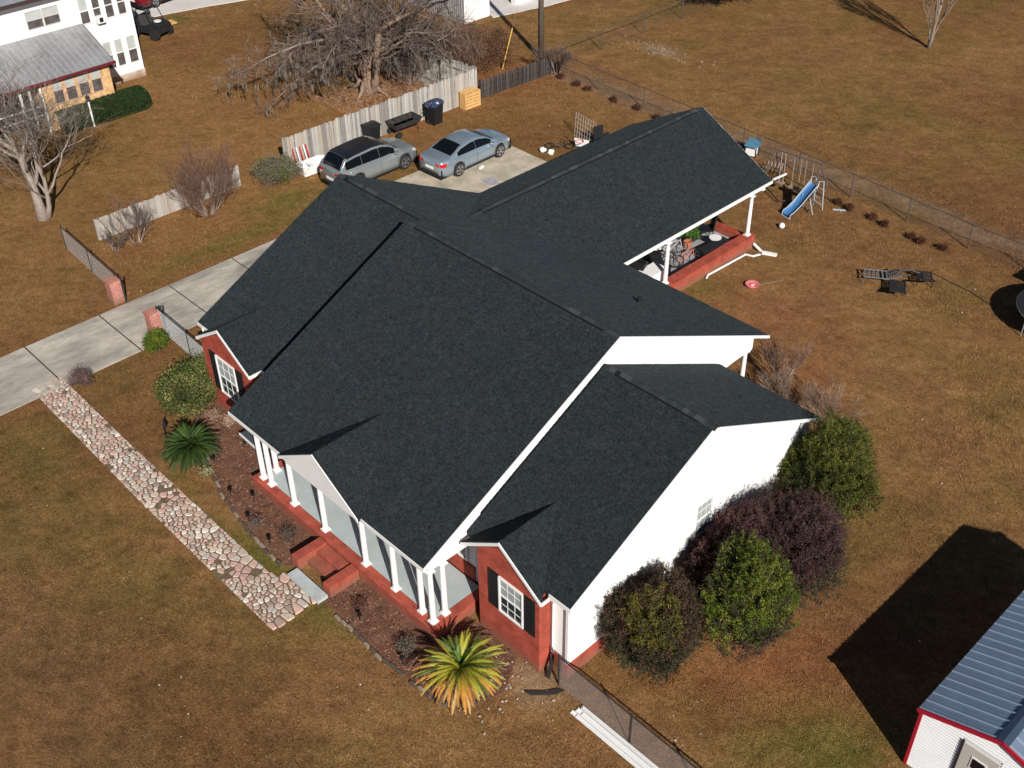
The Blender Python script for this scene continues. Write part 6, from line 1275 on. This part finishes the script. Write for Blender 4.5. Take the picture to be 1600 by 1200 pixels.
for a_, b_ in ((.5, 1.3), (3.2, 4.0), (5.5, 6.3)): nwin(a_, b_, 3.8, 5.0, NX)
mb = MB(); mb.box((NX+.051, 12.76, 3.56), (NX+.35, 13.18, 3.92)); ac = obj('air_conditioner', mb, WHITE, nb); mb = MB(); mb.box((NX+.351, 12.86, 3.62), (NX+.36, 13.08, 3.86)); obj('grille', mb, DARK, ac)
AX = -44.7
STN = mat('tan_fieldstone', (.58, .36, .17), .9, noise=(3.5, .3, 3), noise2=(9, .25, 4), bump=(6, .8, .06))
mb = MB(); mb.box((NX+.02, 7.82, -.05), (AX, 11.5, 2.74)); obj('wall', mb, STN, nb, label='tan fieldstone annex wall')
# window bank recess pieces
for a_, b_ in ((8.30, 8.86), (8.98, 9.56), (9.68, 10.26), (10.38, 10.96)): nwin(a_, b_, 1.30, 2.70, AX, True, mat('tan_frame', (.55, .38, .28), .6))
mb = MB(); mb.add([(AX+.35, 2.5, 2.74), (AX+.35, 11.75, 2.74), (NX, 12.05, 3.72), (NX, 2.5, 3.72), (AX+.35, 2.5, 2.68), (AX+.35, 11.75, 2.68), (NX, 12.05, 3.66), (NX, 2.5, 3.66)], [(0,1,2,3),(7,6,5,4),(0,4,5,1),(1,5,6,2),(0,3,7,4)]); ar_ = obj('annex_roof', mb, mat('annex_metal_roof', (.30, .30, .31), .45, metal=.2, noise=(.8, .2), noise2=(5, .15)), nb)
for k2 in range(31): y_ = 2.6+k2*.3; mb = MB(); mb.beam((AX+.34, y_, 2.755), (NX+.02, y_*1.0+(y_-2.5)*.03, 3.735), .025, .02); obj('roof_seam', mb, mat('annex_seam', (.42, .42, .43), .45), ar_)
mb = MB(); mb.box((AX+.351, 2.5, 2.62), (AX+.40, 11.78, 2.75)); obj('fascia', mb, mat('maroon_fascia', (.12, .015, .02), .5), nb)
mb = MB(); mb.add([(AX+.3, 11.76, 2.66), (AX+.3, 11.80, 2.66), (AX+.3, 11.78, 2.30), (AX+.1, 11.78, 2.35)], [(0, 1, 2), (0, 2, 3)]); obj('bracket', mb, DARK, nb)
# dark open porch left of the annex with white railings
mb = MB(); mb.box((NX+.05, 2.5, .9), (AX-.1, 7.8, 1.0)); obj('deck', mb, DARK, nb)
mb = MB()
for y_ in (2.6, 4.6, 6.68, 7.15, 7.72): mb.box((AX-.1, y_-.05, 0), (AX, y_+.05, 2.66))
mb.box((AX-.09, 2.6, 1.40), (AX-.01, 7.7, 1.46)); mb.box((AX-.09, 2.6, .95), (AX-.01, 7.7, 1.0)); obj('railing', mb, WHITE, nb)
mb = MB(); mb.box((NX+.02, 2.5, .95), (NX+.06, 7.8, 2.9)); obj('porch_wall', mb, mat('dark_porch_wall', (.06, .05, .05), .8), nb)
settle(nb, (-50, 5, 0))
t_ = thing('lamp_post', 'slender white garden lamp post in front of the clipped hedge', 'lamp post', None, (-43.75, 9.6, 0)); mb = MB(); mb.cyl((0, 0, 0), .045, 1.35, 8); obj('post', mb, WHITE, t_); mb = MB(); mb.lathe((0, 0, 1.35), [(.05, 0), (.1, .05), (.12, .25), (.02, .36)], 8); obj('lantern', mb, DARK, t_)
mb = MB(); mb.prism([(-64, 17.2), (-56.3, 19.2), (-55.3, 23.5), (-52, 34), (-64, 34)], -.02, .035); struct('neighbour_driveway', mb, mat('white_paving', (.62, .58, .55), .9, noise=(1, .1), noise2=(12, .08)))
mb = MB(); mb.box((-54.6, 20.1, .05), (-53.9, 20.5, .12)); o = obj('tan_board', mb, PW); o.rotation_euler = (0, 0, 0); tag(o, 'short tan board lying on the grass by the neighbour driveway', 'board')

# ------------------------------------------------------------------ grey ribbed shed and paving at the top
gs = thing('grey_shed', 'corrugated grey and white metal outbuilding cut by the top edge', 'shed')
GX, GY0 = -41.05, 32.9
mb = MB(); mb.box((-49, GY0, 0), (GX, 35.0, 3.2)); obj('wall', mb, mat('shed_grey', (.30, .29, .30), .6, noise=(1.5, .12)), gs)
for k2 in range(39): x = -48.9+k2*.2; mb = MB(); mb.box((x, GY0-.03, 0), (x+.06, GY0-.001, 3.18)); obj('rib', mb, mat('shed_grey_rib', (.37, .36, .37), .6), gs)
for k2 in range(10): y_ = GY0+.05+k2*.205; mb = MB(); mb.box((GX+.001, y_, 0), (GX+.03, y_+.1, 3.18)); obj('rib', mb, WHITE, gs)
mb = MB(); mb.box((GX+.0005, GY0+.0, 0), (GX+.01, 35.0, 3.19)); obj('end_panel', mb, WHITE, gs)
mb = MB(); mb.prism([(-49.3, 3.2), (GX+.25, 3.2), (GX+.25, 3.3), (-45, 4.3), (-49.3, 3.3)], GY0-.2, 35.2, 'y'); obj('roof', mb, mat('grey_metal_roof', (.25, .27, .30), .4), gs)
settle(gs, (-45, 34, 0))
mb = MB(); mb.prism([(-41.0, 35.05), (-40.6, 34.9), (-39.7, 38.6), (-39.0, 44), (-49, 44), (-49, 35.05)], -.02, .035); struct('pale_paving', mb, MATS['white_paving'])
mb = MB(); mb.box((-41.6, 37.4, 0), (-41.2, 38.9, .9)); o = obj('stacked_board', mb, WHITE); tag(o, 'white panel standing on the pale paving at the top edge', 'panel')
for c_ in [o for o in bpy.data.objects if o.name.startswith('toy_hammock')]: c_.name = 'swing_bench'
